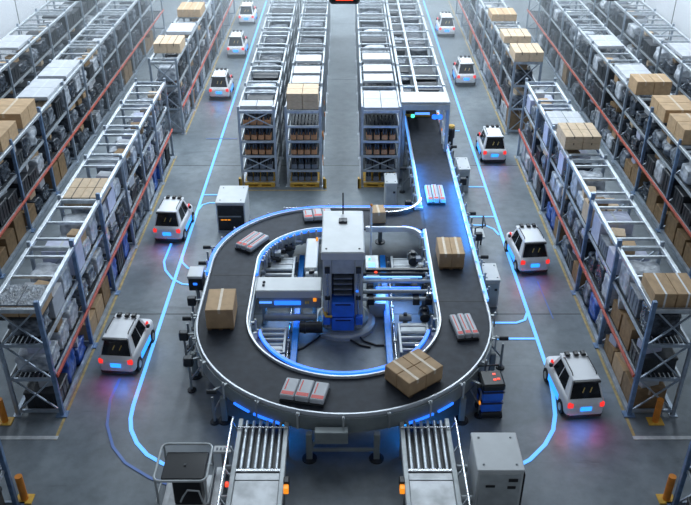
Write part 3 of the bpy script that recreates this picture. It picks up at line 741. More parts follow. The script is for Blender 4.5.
# side drives on stands
def pod(x, y, nx, ny, kind):
    b = MB(); b.bar((x, y, ZB - .15), (x + nx * .20, y + ny * .20, ZB - .15), .04)
    st = cpart('drive_arm', b, M['grey'])
    px, py = x + nx * .25, y + ny * .25
    c = MB()
    if kind: c.box(px - .10, px + .10, py - .08, py + .08, ZB - .28, ZB - .06, .02)
    else: c.cyl((px - .10, py, ZB - .16), (px + .10, py, ZB - .16), .05, 12)
    cpart('drive_motor', c, M['dark'], parent=st)
    cpart('bracket_post', MB().bar((px, py, ZB - .3), (px, py, .04), .045).bar((px, py, .3), (x, y, .6), .03), M['grey'], parent=st)
    cpart('foot', MB().lathe([(.1, 0), (.1, .03), (.03, .05)], (px, py, 0), 12), M['dark'], parent=st)
for a in (188, 178, 203, 222, -10, -38):
    r = RF + HB + .08; c, s_ = math.cos(math.radians(a)), math.sin(math.radians(a))
    pod(CXF + r * c, YC + r * s_, c, s_, a in (188, 203, -8))
for y in (17.9, 16.2, 18.7): pod(XL - HB - .08, y, -1, 0, y == 16.2)
for y in (18.2, 19.3, 20.6, 22.7, 25.3): pod(XR + HB + .1, y, 1, 0, y in (19.3, 22.7))
for y in (21.2, 23.6): pod(XR - HB - .1, y, -1, 0, y == 21.2)
cpart('entry_sill', MB().box(XR - .6, XR + .3, 27.55, 27.66, ZB, ZB + .08, .01), M['yellow'], 'yellow bar')

# ------------------------------------------------------------------ goods on the belt
def box_on_belt(x, y, sx, sy, sz, rz, label, m='card', z=ZB + .065):
    t = thing('cardboard_box', label, 'box', (x, y, z), rz, 'cardboard boxes on the belt')
    part('carton', MB().box(-sx / 2, sx / 2, -sy / 2, sy / 2, 0, sz, .012), M[m], t)
    part('tape', MB().box(-.03, .03, -sy / 2 - .002, sy / 2 + .002, sz - .1, sz + .002), M['tape'], t)
    return t
def slip(x, y, sx, sy, rz, label):
    t = thing('carrier_pallet', label, 'pallet', (x, y, ZB + .005), rz, 'low carrier pallets on the belt')
    part('deck', MB().box(-sx / 2, sx / 2, -sy / 2, sy / 2, .035, .058, .005), M['card2'], t)
    for k in (-1, 0, 1): part('runner', MB().box(k * sx * .42 - .04, k * sx * .42 + .04, -sy / 2, sy / 2, 0, .035), M['tape_dark'], t)
slip(-2.82, 15.2, .60, .84, 0.03, 'low brown carrier under the box on the left of the belt')
box_on_belt(-2.82, 15.2, .62, .86, .50, 0.03, 'tall tan cardboard box riding the left side of the oval belt')
slip(2.66, 17.75, .60, .86, 0.0, 'low brown carrier under the double box on the right belt')
for k, (dx, nm) in enumerate(((-.16, 'left'), (.16, 'right'))):
    box_on_belt(2.66 + dx, 17.75, .315, .84, .40, 0, '%s one of two tan boxes side by side on the right belt' % nm, 'card')
slip(1.40, 13.05, .92, .74, math.radians(38), 'low brown carrier under the four boxes on the front bend')
ca, sa = math.cos(math.radians(38)), math.sin(math.radians(38))
for i in (-1, 1):
    for j in (-1, 1):
        dx, dy = i * .235, j * .19
        box_on_belt(1.40 + dx * ca - dy * sa, 13.05 + dx * sa + dy * ca, .465, .375, .34, math.radians(38), '%s %s box of the four-box load on the front bend' % (('near', 'far')[j > 0], ('left', 'right')[i > 0]), 'card')
box_on_belt(.90, 19.95, .38, .46, .34, 0.1, 'small tan cardboard box on the merge belt behind the white tower', 'card', ZB + .002)
def bundle(x, y, sx, sy, rz, label):
    t = thing('parcel_bundle', label, 'parcels', (x, y, ZB + .003), rz, 'white parcel bundles with red print')
    part('tray', MB().box(-sx / 2, sx / 2, -sy / 2, sy / 2, 0, .05, .01), M['dark'], t)
    for k in range(3):
        w = sx / 3; x0 = -sx / 2 + k * w
        p = part('parcel', MB().box(x0 + .01, x0 + w - .01, -sy / 2 + .02, sy / 2 - .02, .05, .17 + .015 * (k % 2), .02), M['wcard'], t)
        part('print_band', MB().box(x0 + .03, x0 + w - .03, -sy / 2 + .06, -sy / 2 + .16, .165 + .015 * (k % 2), .174 + .015 * (k % 2)), M['redm'], p)
        part('print_band', MB().box(x0 + .06, x0 + .085, -sy / 2 + .2, sy / 2 - .08, .165 + .015 * (k % 2), .174 + .015 * (k % 2)), M['redm'], p)
bundle(-2.46, 18.55, .52, .86, math.radians(-32), 'white parcels with red print on the rear left bend')
bundle(-.78, 20.02, .80, .52, math.radians(8), 'white parcels with red print behind the tower')
bundle(-.82, 12.6, .92, .60, math.radians(-12), 'white parcels with red print on the front bend')
bundle(2.66, 14.8, .50, .84, math.radians(8), 'white parcels with red print on the near right bend')
bundle(2.62, 21.3, .54, 1.0, 0.0, 'white parcels with red print on the far straight belt')

# ------------------------------------------------------------------ the sorting tower and its machinery
tw = thing('sorting_tower', 'white topped machine tower with blue drawers in the middle of the oval', 'machine', (-.06, 16.68, 0))
def tp(name, mb, m, label=None, parent=None): return part(name, mb, m, parent or tw, label)
tp('base_plate', MB().lathe([(.80, 0), (.80, .10), (.74, .14), (.66, .14)], (0, -.25, 0), 36, 1, .95), M['lgrey'])
tp('base_ring', MB().lathe([(.62, .14), (.62, .24), (.55, .28)], (0, -.25, 0), 36, 1, .95), M['greenish'])
for sx in (-1, 1):
    c = tp('column', MB().box(sx * .27, sx * .46, -.80, .85, .24, 2.20, .02), M['lgrey'])
    tp('side_panel', MB().box(sx * .455, sx * .475, -.6, .7, .5, 1.95, .004), M['grey'], parent=c)
    tp('conduit', MB().tube([(sx * .36, -.82, .3), (sx * .36, -.83, 1.9)], .025), M['chrome'], parent=c)
    tp('clamp', MB().box(sx * .30, sx * .42, -.86, -.80, 1.84, 2.0, .01), M['dark'], parent=c)
    tp('clamp', MB().box(sx * .30, sx * .42, -.86, -.80, 1.1, 1.2, .01), M['dark'], parent=c)
tp('back_panel', MB().box(-.30, .30, -.5, .83, .24, 2.20), M['grey'])
tp('front_panel', MB().box(-.27, .27, -.76, -.5, 1.78, 2.20, .01), M['lgrey'])
tp('top_cover', MB().box(-.50, .50, -.86, 1.16, 2.20, 2.42, .025), M['white'])
tp('vent_box', MB().box(-.10, .10, .48, .68, 2.42, 2.48, .01), M['dark'])
an = tp('antenna', MB().tube([(0, .98, 2.42), (0, .98, 3.0)], .018), M['black'])
for sx in (-1, 1): tp('bolt', MB().lathe([(.025, 0), (.025, .015), (.01, .02)], (sx * .38, -.7, 2.42), 8), M['dark'])
for k in range(4):
    tp('tray', MB().box(-.22, .22, -.74, -.5, 1.16 + .15 * k, 1.20 + .15 * k, .005), M['crateg'])
tp('tray_bay', MB().box(-.25, .25, -.55, -.48, 1.1, 1.78), M['black'])
for z0, z1 in ((.66, 1.08), (.26, .63)):
    d = tp('drawer', MB().box(-.27, .27, -.94, -.5, z0, z1, .03), M['blue'])
    tp('handle', MB().box(-.18, .18, -.955, -.935, z1 - .06, z1 - .03), M['navy'], parent=d)
tp('indicator', MB().lathe([(.03, 0), (.03, .02), (.01, .03)], (.33, -.86, 1.35), 8), M['led'], 'blue indicator light')
tp('hose', MB().tube([(-.46, -.7, .75), (-.4, -.9, .66), (-.28, -.92, .68), (-.27, -.9, .7)], .035), M['yellow'], 'yellow hose')
for sx in (-1, 1): tp('blue_module', MB().box(sx * .30, sx * .47, -.92, -.78, .42, .66, .02), M['blue'])

def part_world(t, name, mb, m, label=None, parent=None):
    return part(name, mb, m, parent or t, label, (-t.location.x, -t.location.y, -t.location.z) if parent is None else (0, 0, 0))
# left transfer unit (white cover)
tu = thing('transfer_unit', 'white covered transfer arm with blue light bar left of the tower', 'machine', (-1.42, 16.5, 0))
part_world(tu, 'cover', MB().box(-2.16, -.58, 16.20, 16.82, .90, 1.12, .02), M['white'])
part_world(tu, 'front_panel', MB().box(-2.10, -.60, 16.22, 16.30, .60, .90, .01), M['grey'])
part_world(tu, 'light_bar', MB().box(-1.72, -1.08, 16.17, 16.22, .72, .82, .01), M['led'], 'glowing blue light bar')
part_world(tu, 'light_bar', MB().box(-2.08, -1.78, 16.18, 16.22, .76, .80, .005), M['ledw'])
for x in (-.92, -.98): part_world(tu, 'indicator', MB().box(x, x + .04, 16.18, 16.22, .75, .80), M['yellowm'], 'yellow indicator')
part_world(tu, 'indicator', MB().box(-.78, -.70, 16.17, 16.22, .82, .90, .01), M['orangel'], 'orange indicator')
for x in (-2.0, -.75): part_world(tu, 'leg', MB().box(x - .05, x + .05, 16.4, 16.6, .0, .9, .01), M['lgrey'])
part_world(tu, 'beam', MB().box(-2.1, -.6, 16.42, 16.62, .5, .62, .01), M['dark'])
for k in range(2): part_world(tu, 'knob', MB().lathe([(.035, 0), (.035, .03), (.02, .04)], (-1.98, 16.42 + .14 * k, 1.12), 8), M['dark'])
part_world(tu, 'roller', MB().cyl((-1.95, 16.05, .45), (-.7, 16.05, .45), .09, 14), M['grey'])
part_world(tu, 'cylinder', MB().cyl((-1.1, 15.8, .34), (-.55, 15.8, .34), .14, 16).cyl((-1.0, 15.8, .34), (-.95, 15.8, .34), .16, 16), M['dark'])

# right transfer arm
ta = thing('rod_transfer_unit', 'twin dark and blue rods reaching from the tower to the right belt', 'machine', (1.25, 16.8, 0))
for y, z, r, m in ((17.2, .95, .045, 'dark'), (16.95, .9, .05, 'lgrey'), (16.55, .86, .055, 'grey'), (16.4, .75, .05, 'lgrey')):
    part_world(ta, 'rod', MB().cyl((.42, y, z), (2.14, y, z), r, 12), M[m])
part_world(ta, 'light_bar', MB().box(.75, 1.85, 16.68, 16.78, .80, .86, .01), M['led'], 'glowing blue light bar')
part_world(ta, 'light_bar', MB().box(.45, 1.9, 16.98, 17.04, .97, 1.0, .005), M['ledw'])
for x in (.62, 1.72, 2.02): part_world(ta, 'carriage', MB().box(x - .08, x + .08, 16.3, 17.3, .62, .80, .015), M['dark'])
for x in (.7, 1.95): part_world(ta, 'leg', MB().box(x - .05, x + .05, 16.75, 16.85, 0, .7, .01), M['grey'])
part_world(ta, 'chain_guide', MB().box(.5, 2.1, 17.25, 17.36, .98, 1.05, .01), M['black'])

# blue floor rails
for x, nm in ((-1.2, 'left'), (1.02, 'right')):
    fr = thing('floor_rail', 'bright blue floor rail running past the %s of the tower' % nm, 'rail', (x, 17, 0), 0, 'blue floor rails')
    part_world(fr, 'beam', MB().box(x - .075, x + .075, 14.25, 19.3, .10, .24, .012), M['blue_rail'])
    for k in range(6):
        y = 14.5 + k * .92
        part_world(fr, 'support', MB().box(x - .09, x + .09, y - .05, y + .05, 0, .10), M['grey'])
    part_world(fr, 'side_track', MB().cyl((x + (.15 if x > 0 else -.15), 14.4, .22), (x + (.15 if x > 0 else -.15), 19.2, .22), .02, 8), M['chrome'])
    for k in range(7):
        y = 14.7 + k * .7; xx = x + (.15 if x > 0 else -.15)
        part_world(fr, 'clip', MB().box(xx - .035, xx + .035, y - .03, y + .03, .0, .26), M['lgrey'])

# roller frames
def roller_frame(x0, x1, y0, y1, z, n, label, plate=None):
    t = thing('roller_table', label, 'roller table', ((x0 + x1) / 2, (y0 + y1) / 2, 0), 0, 'roller frames inside the oval')
    for x in (x0, x1): part_world(t, 'side_beam', MB().box(x - .03, x + .03, y0, y1, z - .12, z, .008), M['lgrey'])
    for k in range(n):
        y = y0 + (y1 - y0) * (k + .5) / n
        r = part_world(t, 'roller', MB().cyl((x0 + .02, y, z - .03), (x1 - .02, y, z - .03), min(.045, (y1 - y0) / n * .30), 12), M['lgrey'] if k % 2 else M['steelplate'])
    for x in (x0, x1):
        for y in (y0 + .05, y1 - .05): part_world(t, 'leg', MB().box(x - .025, x + .025, y - .025, y + .025, 0, z - .1), M['grey'])
    if plate: part_world(t, 'plate', MB().box(x0 + .04, x1 - .04, plate[0], plate[1], z - .05, z - .01, .005), M['lgrey'])
roller_frame(-2.12, -1.36, 17.1, 18.6, .62, 6, 'chrome roller frame behind the white transfer arm, left', (18.0, 18.55))
roller_frame(-2.0, -1.42, 14.75, 15.75, .40, 5, 'chrome roller frame before the white transfer arm, left', (14.75, 15.0))
roller_frame(1.28, 1.95, 14.75, 15.9, .40, 5, 'chrome roller frame on the near right inside the oval', (15.5, 15.9))
roller_frame(1.25, 2.08, 17.6, 18.9, .45, 4, 'low roller frame on the far right inside the oval', (17.7, 18.8))
def motor(x, y, z, L, r, label, axis='y', m='dark'):
    t = thing('drive_motor', label, 'motor', (x, y, 0), 0, 'drive motors inside the oval')
    p, q = ((0, -L / 2, z), (0, L / 2, z)) if axis == 'y' else ((-L / 2, 0, z), (L / 2, 0, z))
    part('housing', MB().cyl(p, q, r, 16), M[m], t)
    c = tuple((a * .4 + b * .6) for a, b in zip(p, q)); d = tuple((a * .3 + b * .7) for a, b in zip(p, q))
    part('flange', MB().cyl(c, d, r * 1.18, 16), M['grey'], t)
    part('terminal_box', MB().box(-r * .5, r * .5, -r * .5, r * .5, z + r * .8, z + r * 1.5, .01), M['black'], t)
    part('stand', MB().box(-.06, .06, -.06, .06, 0, z - r * .8), M['grey'], t)
motor(1.78, 18.35, .72, .42, .13, 'dark motor between the right belt and the blue rail, far one')
motor(1.92, 17.72, .70, .40, .12, 'dark motor between the right belt and the blue rail, middle one')
motor(1.92, 15.95 + .25, .45, .40, .12, 'dark motor below the twin rods by the right belt')
motor(-1.95, 18.85, .62, .40, .12, 'dark motor at the rear left inside the bend', 'x')
motor(-1.5, 19.05, .60, .34, .12, 'grey motor at the rear inside the bend', 'y', 'grey')
motor(-.85, 17.25, .85, .30, .13, 'grey cylinder motor between cover and tower', 'x', 'lgrey')
motor(1.45, 15.98 + .12, .4, .3, .09, 'small motor beside the right blue rail', 'x', 'grey')
# tall white cover and control panel by the tower
mc = thing('machine_cover', 'narrow white upright cover behind the left transfer arm', 'cover', (-.88, 18.2, 0))
part('panel', MB().box(-.16, .16, -.75, .75, .78, .98, .02), M['white'], mc)
part('frame', MB().box(-.12, .12, -.70, .70, 0, .78, .01), M['grey'], mc)
part('lamp', MB().lathe([(.03, 0), (.03, .08), (.01, .1)], (.12, .62, .98), 8), M['orangel'], mc, 'orange lamp')
cp = thing('operator_console', 'grey operator console with red button right of the tower', 'console', (.68, 17.6, 0))
part('pedestal', MB().box(-.14, .14, -.45, .45, 0, .86, .015), M['grey'], cp)
part('face', MB().box(-.17, .17, -.5, .5, .86, .96, .015), M['lgrey'], cp)
part('screen', MB().box(-.10, .08, -.12, .12, .96, .975), M['ledw'], cp, 'pale blue screen')
part('button', MB().lathe([(.045, 0), (.045, .04), (.02, .06)], (.08, -.38, .96), 12), M['redl'], cp, 'red button')
part('button', MB().lathe([(.03, 0), (.03, .03), (.01, .04)], (-.06, .3, .96), 12), M['greenl'], cp, 'green button')
for k in range(4): part('key', MB().box(-.12 + .06 * k, -.08 + .06 * k, -.3, -.25, .96, .975), M['dark'], cp)
lb = thing('lower_bin', 'plain grey box on the floor right of the tower base', 'bin', (.80, 17.05 - .1, 0))
part('body', MB().box(-.20, .20, -.28, .28, 0, .38, .015), M['lgrey'], lb); part('lid', MB().box(-.21, .21, -.29, .29, .38, .42, .01), M['cabinet'], lb)
sp = thing('signal_pole', 'slim white pole standing behind the right side of the tower', 'pole', (.68, 18.95, 0))
part('pole', MB().cyl((0, 0, .03), (0, 0, 1.95), .03, 10), M['carwhite'], sp); part('base', MB().lathe([(.09, 0), (.09, .03), (.03, .04)], (0, 0, 0), 14), M['grey'], sp)
part('cap', MB().lathe([(.035, 0), (.035, .05), (.01, .07)], (0, 0, 1.95), 10), M['orange'], sp)
for pts, lb_ in (([(-.45, 16.15, .05), (-.7, 15.75, .03), (-1.0, 15.4, .025), (-1.3, 15.2, .025), (-1.6, 15.1, .025)], 'black cable from the tower base to the left rollers'),
                 ([(.25, 15.95, .05), (.45, 15.65, .03), (.75, 15.5, .025), (1.0, 15.5, .025)], 'black cable from the tower base to the right blue rail'),
                 ([(.05, 15.9, .05), (.12, 15.7, .03), (.35, 15.5, .025), (.6, 15.42, .025)], 'short black cable curling before the tower base')):
    tag(link('power_cable', MB().tube(pts, .025, 8).mesh('power_cable', M['black'])), lb_, 'cable', 'cables at the tower')

# ------------------------------------------------------------------ roller lanes at the front
def lane(x0, x1, label, guard_left):
    t = thing('roller_lane', label, 'conveyor', ((x0 + x1) / 2, 10.5, 0), 0, 'roller lanes below the front bend')
    z = .70; ye = 12.22; y0 = 8.6; ym = 10.85
    for x in (x0, x1): part_world(t, 'side_rail', MB().box(x - .045, x + .045, y0, ye, z - .14, z + .03, .01), M['lgrey'])
    for k in range(6):
        x = x0 + .12 + (x1 - x0 - .24) * k / 5
        part_world(t, 'roller', MB().cyl((x, ym + .06, z - .04), (x, ye - .02, z - .04), .034, 12), M['rail'])
    part_world(t, 'bed', MB().box(x0 + .045, x1 - .045, ym, ye, z - .16, z - .12), M['black'])
    part_world(t, 'cross_bar', MB().cyl((x0 - .03, ye - .3, z + .06), (x1 + .03, ye - .3, z + .06), .018), M['chrome'])
    part_world(t, 'cross_bar', MB().box(x0, x1, ym - .03, ym + .04, z - .06, z + .01, .01), M['chrome'])
    ys = [y0, 9.9, 10.62, ym - .04]
    for a, b_ in zip(ys[:-1], ys[1:]): part_world(t, 'bed_plate', MB().box(x0 + .05, x1 - .05, a + .01, b_ - .01, z - .05, z - .015, .004), M['steelplate'])
    for x in (x0, x1):
        for y in (9.2, 10.7, 11.9): part_world(t, 'leg', MB().box(x - .04, x + .04, y - .04, y + .04, 0, z - .13, .006), M['grey'])
    s_ = -1 if guard_left else 1; xg = x0 - .14 if guard_left else x1 + .14
    part_world(t, 'guard_pipe', MB().tube([(xg, y0, z + .22), (xg, 11.9, z + .22), (xg, 12.1, z + .16)], .022), M['chrome'])
    for y in (9.3, 10.0, 10.7, 11.3, 11.9): part_world(t, 'guard_post', MB().bar((xg, y, z + .22), (xg - s_ * .12, y, z - .05), .03), M['chrome'])
    for y in (9.9, 10.35, 11.1): part_world(t, 'side_motor', MB().cyl((xg - .06, y, z - .2), (xg + .14, y, z - .2), .07, 12), M['grey'])
    xo = x1 + .09 if guard_left else x0 - .09
    part_world(t, 'button_box', MB().box(xo - .045, xo + .045, 10.38, 10.5, z - .12, z + .02, .01), M['orangel'], 'orange button')
    part_world(t, 'button_box', MB().box(xo - .05, xo + .05, 10.5, 10.66, z - .14, z + .06, .015), M['black'])
    if guard_left: part_world(t, 'button_box', MB().box(xg + .03, xg + .09, 10.45, 10.53, z - .02, z + .06, .01), M['redl'], 'red button')
lane(-2.08, -1.17, 'steel roller lane running from the bend toward the bottom, beside the wire cart', True)
lane(1.12, 2.02, 'steel roller lane running from the bend toward the bottom, beside the white cabinet', False)

# wire cart with black box
wc = thing('wire_cart', 'tubular wire cart at the bottom left with shelves', 'cart', (-3.0, 10.6, 0))
def wp(name, mb, m, label=None): return part_world(wc, name, mb, m, label)
xa, xb, ya, yb, zt = -3.45, -2.5, 10.35, 11.28, .95
def rr(x0, x1, y0, y1, z, r=.12):
    pts = []
    for cx, cy, a0 in ((x1 - r, y1 - r, 0), (x0 + r, y1 - r, 90), (x0 + r, y0 + r, 180), (x1 - r, y0 + r, 270)):
        for k in range(5):
            a = math.radians(a0 + 22.5 * k); pts.append((cx + r * math.cos(a), cy + r * math.sin(a), z))
    return pts
wp('top_frame', MB().tube(rr(xa, xb, ya, yb, zt), .024, 8, True), M['lgrey'])
wp('lower_frame', MB().tube(rr(xa, xb, ya - .1, yb, .42), .02, 8, True), M['lgrey'])
for x in (xa + .03, xb - .03):
    for y in (ya + .04, yb - .04): wp('post', MB().cyl((x, y, .08), (x, y, zt), .022, 8), M['lgrey'])
wp('deck', MB().box(xa + .03, xb - .03, ya, yb, .10, .14, .01), M['steelplate'])
wp('rail_loop', MB().tube([(xb - .1, ya, .42), (xb - .15, ya, .7), (xb - .35, ya, .72), (xb - .45, ya, .55), (xb - .5, ya, .42)], .018), M['lgrey'])
for x in (xa + .06, xb - .06):
    for y in (ya + .06, yb - .06): wp('caster', MB().cyl((x - .02, y, .05), (x + .02, y, .05), .05, 12), M['black'])
bt = thing('battery_box', 'black flat-topped box standing inside the wire cart', 'box', (-2.95, 10.85, .14))
part('body', MB().box(-.22, .30, -.32, .22, 0, .62, .02), M['black'], bt)
part('lid', MB().box(-.40, .38, -.36, .32, .62, .72, .015), M['screen'], bt)
part('socket', MB().box(-.03, .01, -.05, 0, .72, .74), M['dark'], bt)
kp = thing('keypad_stand', 'small white keypad on a grey stand behind the wire cart', 'keypad', (-2.33, 11.42, 0))
part('stand', MB().box(-.06, .06, -.05, .05, 0, .62, .01), M['grey'], kp); part('keypad', MB().box(-.20, .14, -.08, .10, .62, .68, .012), M['white'], kp)
for k in range(4): part('key', MB().box(-.15 + k * .07, -.11 + k * .07, -.03, .03, .68, .69), M['crateg'], kp)
pf = thing('floor_platform', 'worn steel platform on the floor beside the left roller lane', 'platform', (-2.42, 10.75, 0))
part('plate', MB().box(-.0 - .06, .14, -1.2, .55, .28, .33, .01), M['steelplate'], pf)
for y in (-1.0, .4): part('leg', MB().box(.0, .08, y, y + .08, 0, .28), M['grey'], pf)

# ------------------------------------------------------------------ cabinets
def cabinet(x0, x1, y0, y1, h, label, dark_face=False, extra=None, m='cabinet', legs=0.0):
    t = thing('control_cabinet', label, 'cabinet', ((x0 + x1) / 2, (y0 + y1) / 2, 0), 0, 'white machine cabinets')
    hx, hy = (x1 - x0) / 2, (y1 - y0) / 2
    part('body', MB().box(-hx, hx, -hy, hy, legs, h - .05, .012), M[m], t)
    part('top', MB().box(-hx - .015, hx + .015, -hy - .015, hy + .015, h - .05, h, .015), M['white'], t)
    d = part('door', MB().box(-hx + .04, hx - .04, -hy - .016, -hy, legs + .05, h - .1, .006), M['lgrey'] if not dark_face else M['dark'], t)
    part('handle', MB().box(hx * .35, hx * .72, -hy - .03, -hy - .012, h * .62, h * .62 + .07, .008), M['black'], d)
    for sx in (-1, 1):
        for sy in (-1, 1): part('bolt', MB().lathe([(.022, 0), (.022, .012), (.008, .018)], (sx * hx * .72, sy * hy * .72, h), 8), M['grey'], t)
    if legs:
        for sx in (-1, 1): part('leg', MB().box(sx * (hx - .05) - .03, sx * (hx - .05) + .03, -hy + .03, hy - .03, 0, legs), M['dark'], t)
    return t
c = cabinet(2.36, 3.18, 10.38, 11.32, 1.2, 'tall white cabinet at the bottom beside the right roller lane')
part('vent_slot', MB().box(-.25, -.08, -.50, -.485, .78, .84, .006), M['black'], c); part('vent_slot', MB().box(.15, .32, -.50, -.485, .92, 1.0, .006), M['black'], c)
part('side_pipe', MB().tube([(.47, -.3, .1), (.47, -.3, .9), (.43, -.2, 1.0)], .025), M['black'], c)
c = cabinet(-3.78, -2.94, 21.0, 22.1, .98, 'white cabinet behind the rear left bend with dark panel', True)
for k in range(3): part('indicator', MB().box(-.3 + .1 * k, -.22 + .1 * k, -.575, -.56, .40, .43), M['orangel'], c, 'orange indicator')
part('shelf', MB().box(-.36, .30, -.60, -.56, .52, .55), M['grey'], c)
c = cabinet(3.50, 3.88, 17.1, 17.9, .84, 'grey white cabinet right of the straight belt')
c = cabinet(1.22, 1.58, 22.4, 23.1, .92, 'narrow white cabinet left of the straight belt near the racks')
c = cabinet(3.62, 3.98, 23.6, 24.5, .82, 'small white cabinet right of the straight belt near the tunnel')
t = thing('sensor_cabinet', 'small white topped dark unit on a post at the left belt edge', 'cabinet', (-3.78, 17.35, 0))
part('top', MB().box(-.19, .19, -.25, .25, .86, .94, .015), M['cabinet'], t); part('body', MB().box(-.17, .17, -.23, .23, .5, .86, .012), M['dark'], t)
part('indicator', MB().box(-.05, .05, -.245, -.23, .68, .74), M['led'], t, 'blue indicator'); part('post', MB().box(-.04, .04, -.04, .04, 0, .5), M['grey'], t)
t = thing('signal_post', 'black post with yellow cap beside the tunnel frame', 'post', (3.66, 26.3, 0))
part('post', MB().lathe([(.09, 0), (.09, .75), (.13, .76), (.13, 1.1), (.1, 1.12)], (0, 0, 0), 14), M['black'], t); part('cap', MB().lathe([(.11, 0), (.11, .08), (.04, .1)], (0, 0, 1.12), 14), M['yellow'], t, 'yellow cap')
# blue bin robot
t = thing('bin_robot', 'black wheeled unit with two blue bins and red lights right of the bend', 'robot', (3.06, 13.2, 0), math.radians(4))
part('chassis', MB().box(-.24, .24, -.26, .26, .05, .20, .03), M['black'], t)
for z in (.21, .50): 
    b_ = part('bin', MB().box(-.22, .22, -.24, .24, z, z + .27, .025), M['blue'], t); part('rim', MB().box(-.235, .235, -.255, .255, z + .22, z + .26, .01), M['navy'], b_)
part('lid', MB().box(-.24, .24, -.26, .26, .78, .96, .04), M['black'], t)
for x, y in ((.06, .1), (.04, -.08), (.12, -.06)): part('light', MB().box(x - .03, x + .03, y - .025, y + .025, .96, .972), M['redl'], t, 'red light')
part('light', MB().box(-.265, -.24, -.2, -.14, .4, .46), M['orangel'], t, 'orange light')
part('handle', MB().tube([(-.22, .27, .8), (-.22, .34, 1.0), (.22, .34, 1.0), (.22, .27, .8)], .02), M['dark'], t)
for sx in (-1, 1):
    for sy in (-1, 1): part('wheel', MB().cyl((sx * .2, sy * .18, .055), (sx * .25, sy * .18, .055), .055, 14), M['tyre'], t)
# service stand right of the belt (thin wire frame)
t = thing('hoop_stand', 'thin dark wire hoop stand standing by the right belt edge', 'stand', (3.74, 19.9, 0))
part('hoop', MB().tube([(-.16, -.35, 0), (-.16, -.35, .95), (.12, -.3, 1.0), (.16, .35, .95), (.16, .35, 0)], .022), M['dark'], t)
part('crossbar', MB().cyl((-.16, -.35, .5), (.16, .35, .5), .018), M['dark'], t); part('tray', MB().box(-.16, .16, -.25, .25, .55, .6, .01), M['lgrey'], t)
# ramp rail behind the oval
t = thing('hand_rail', 'thin grey handrail behind the rear of the oval belt', 'rail', (0, 21.15, 0))
part('rail', MB().tube([(-1.8, 0, .72), (1.2, 0, .72)], .022), M['chrome'], t); part('rail', MB().tube([(-1.8, 0, .4), (1.2, 0, .4)], .016), M['chrome'], t)
for x in (-1.8, -.8, .2, 1.2): part('post', MB().cyl((x, 0, 0), (x, 0, .75), .022, 8), M['lgrey'], t)

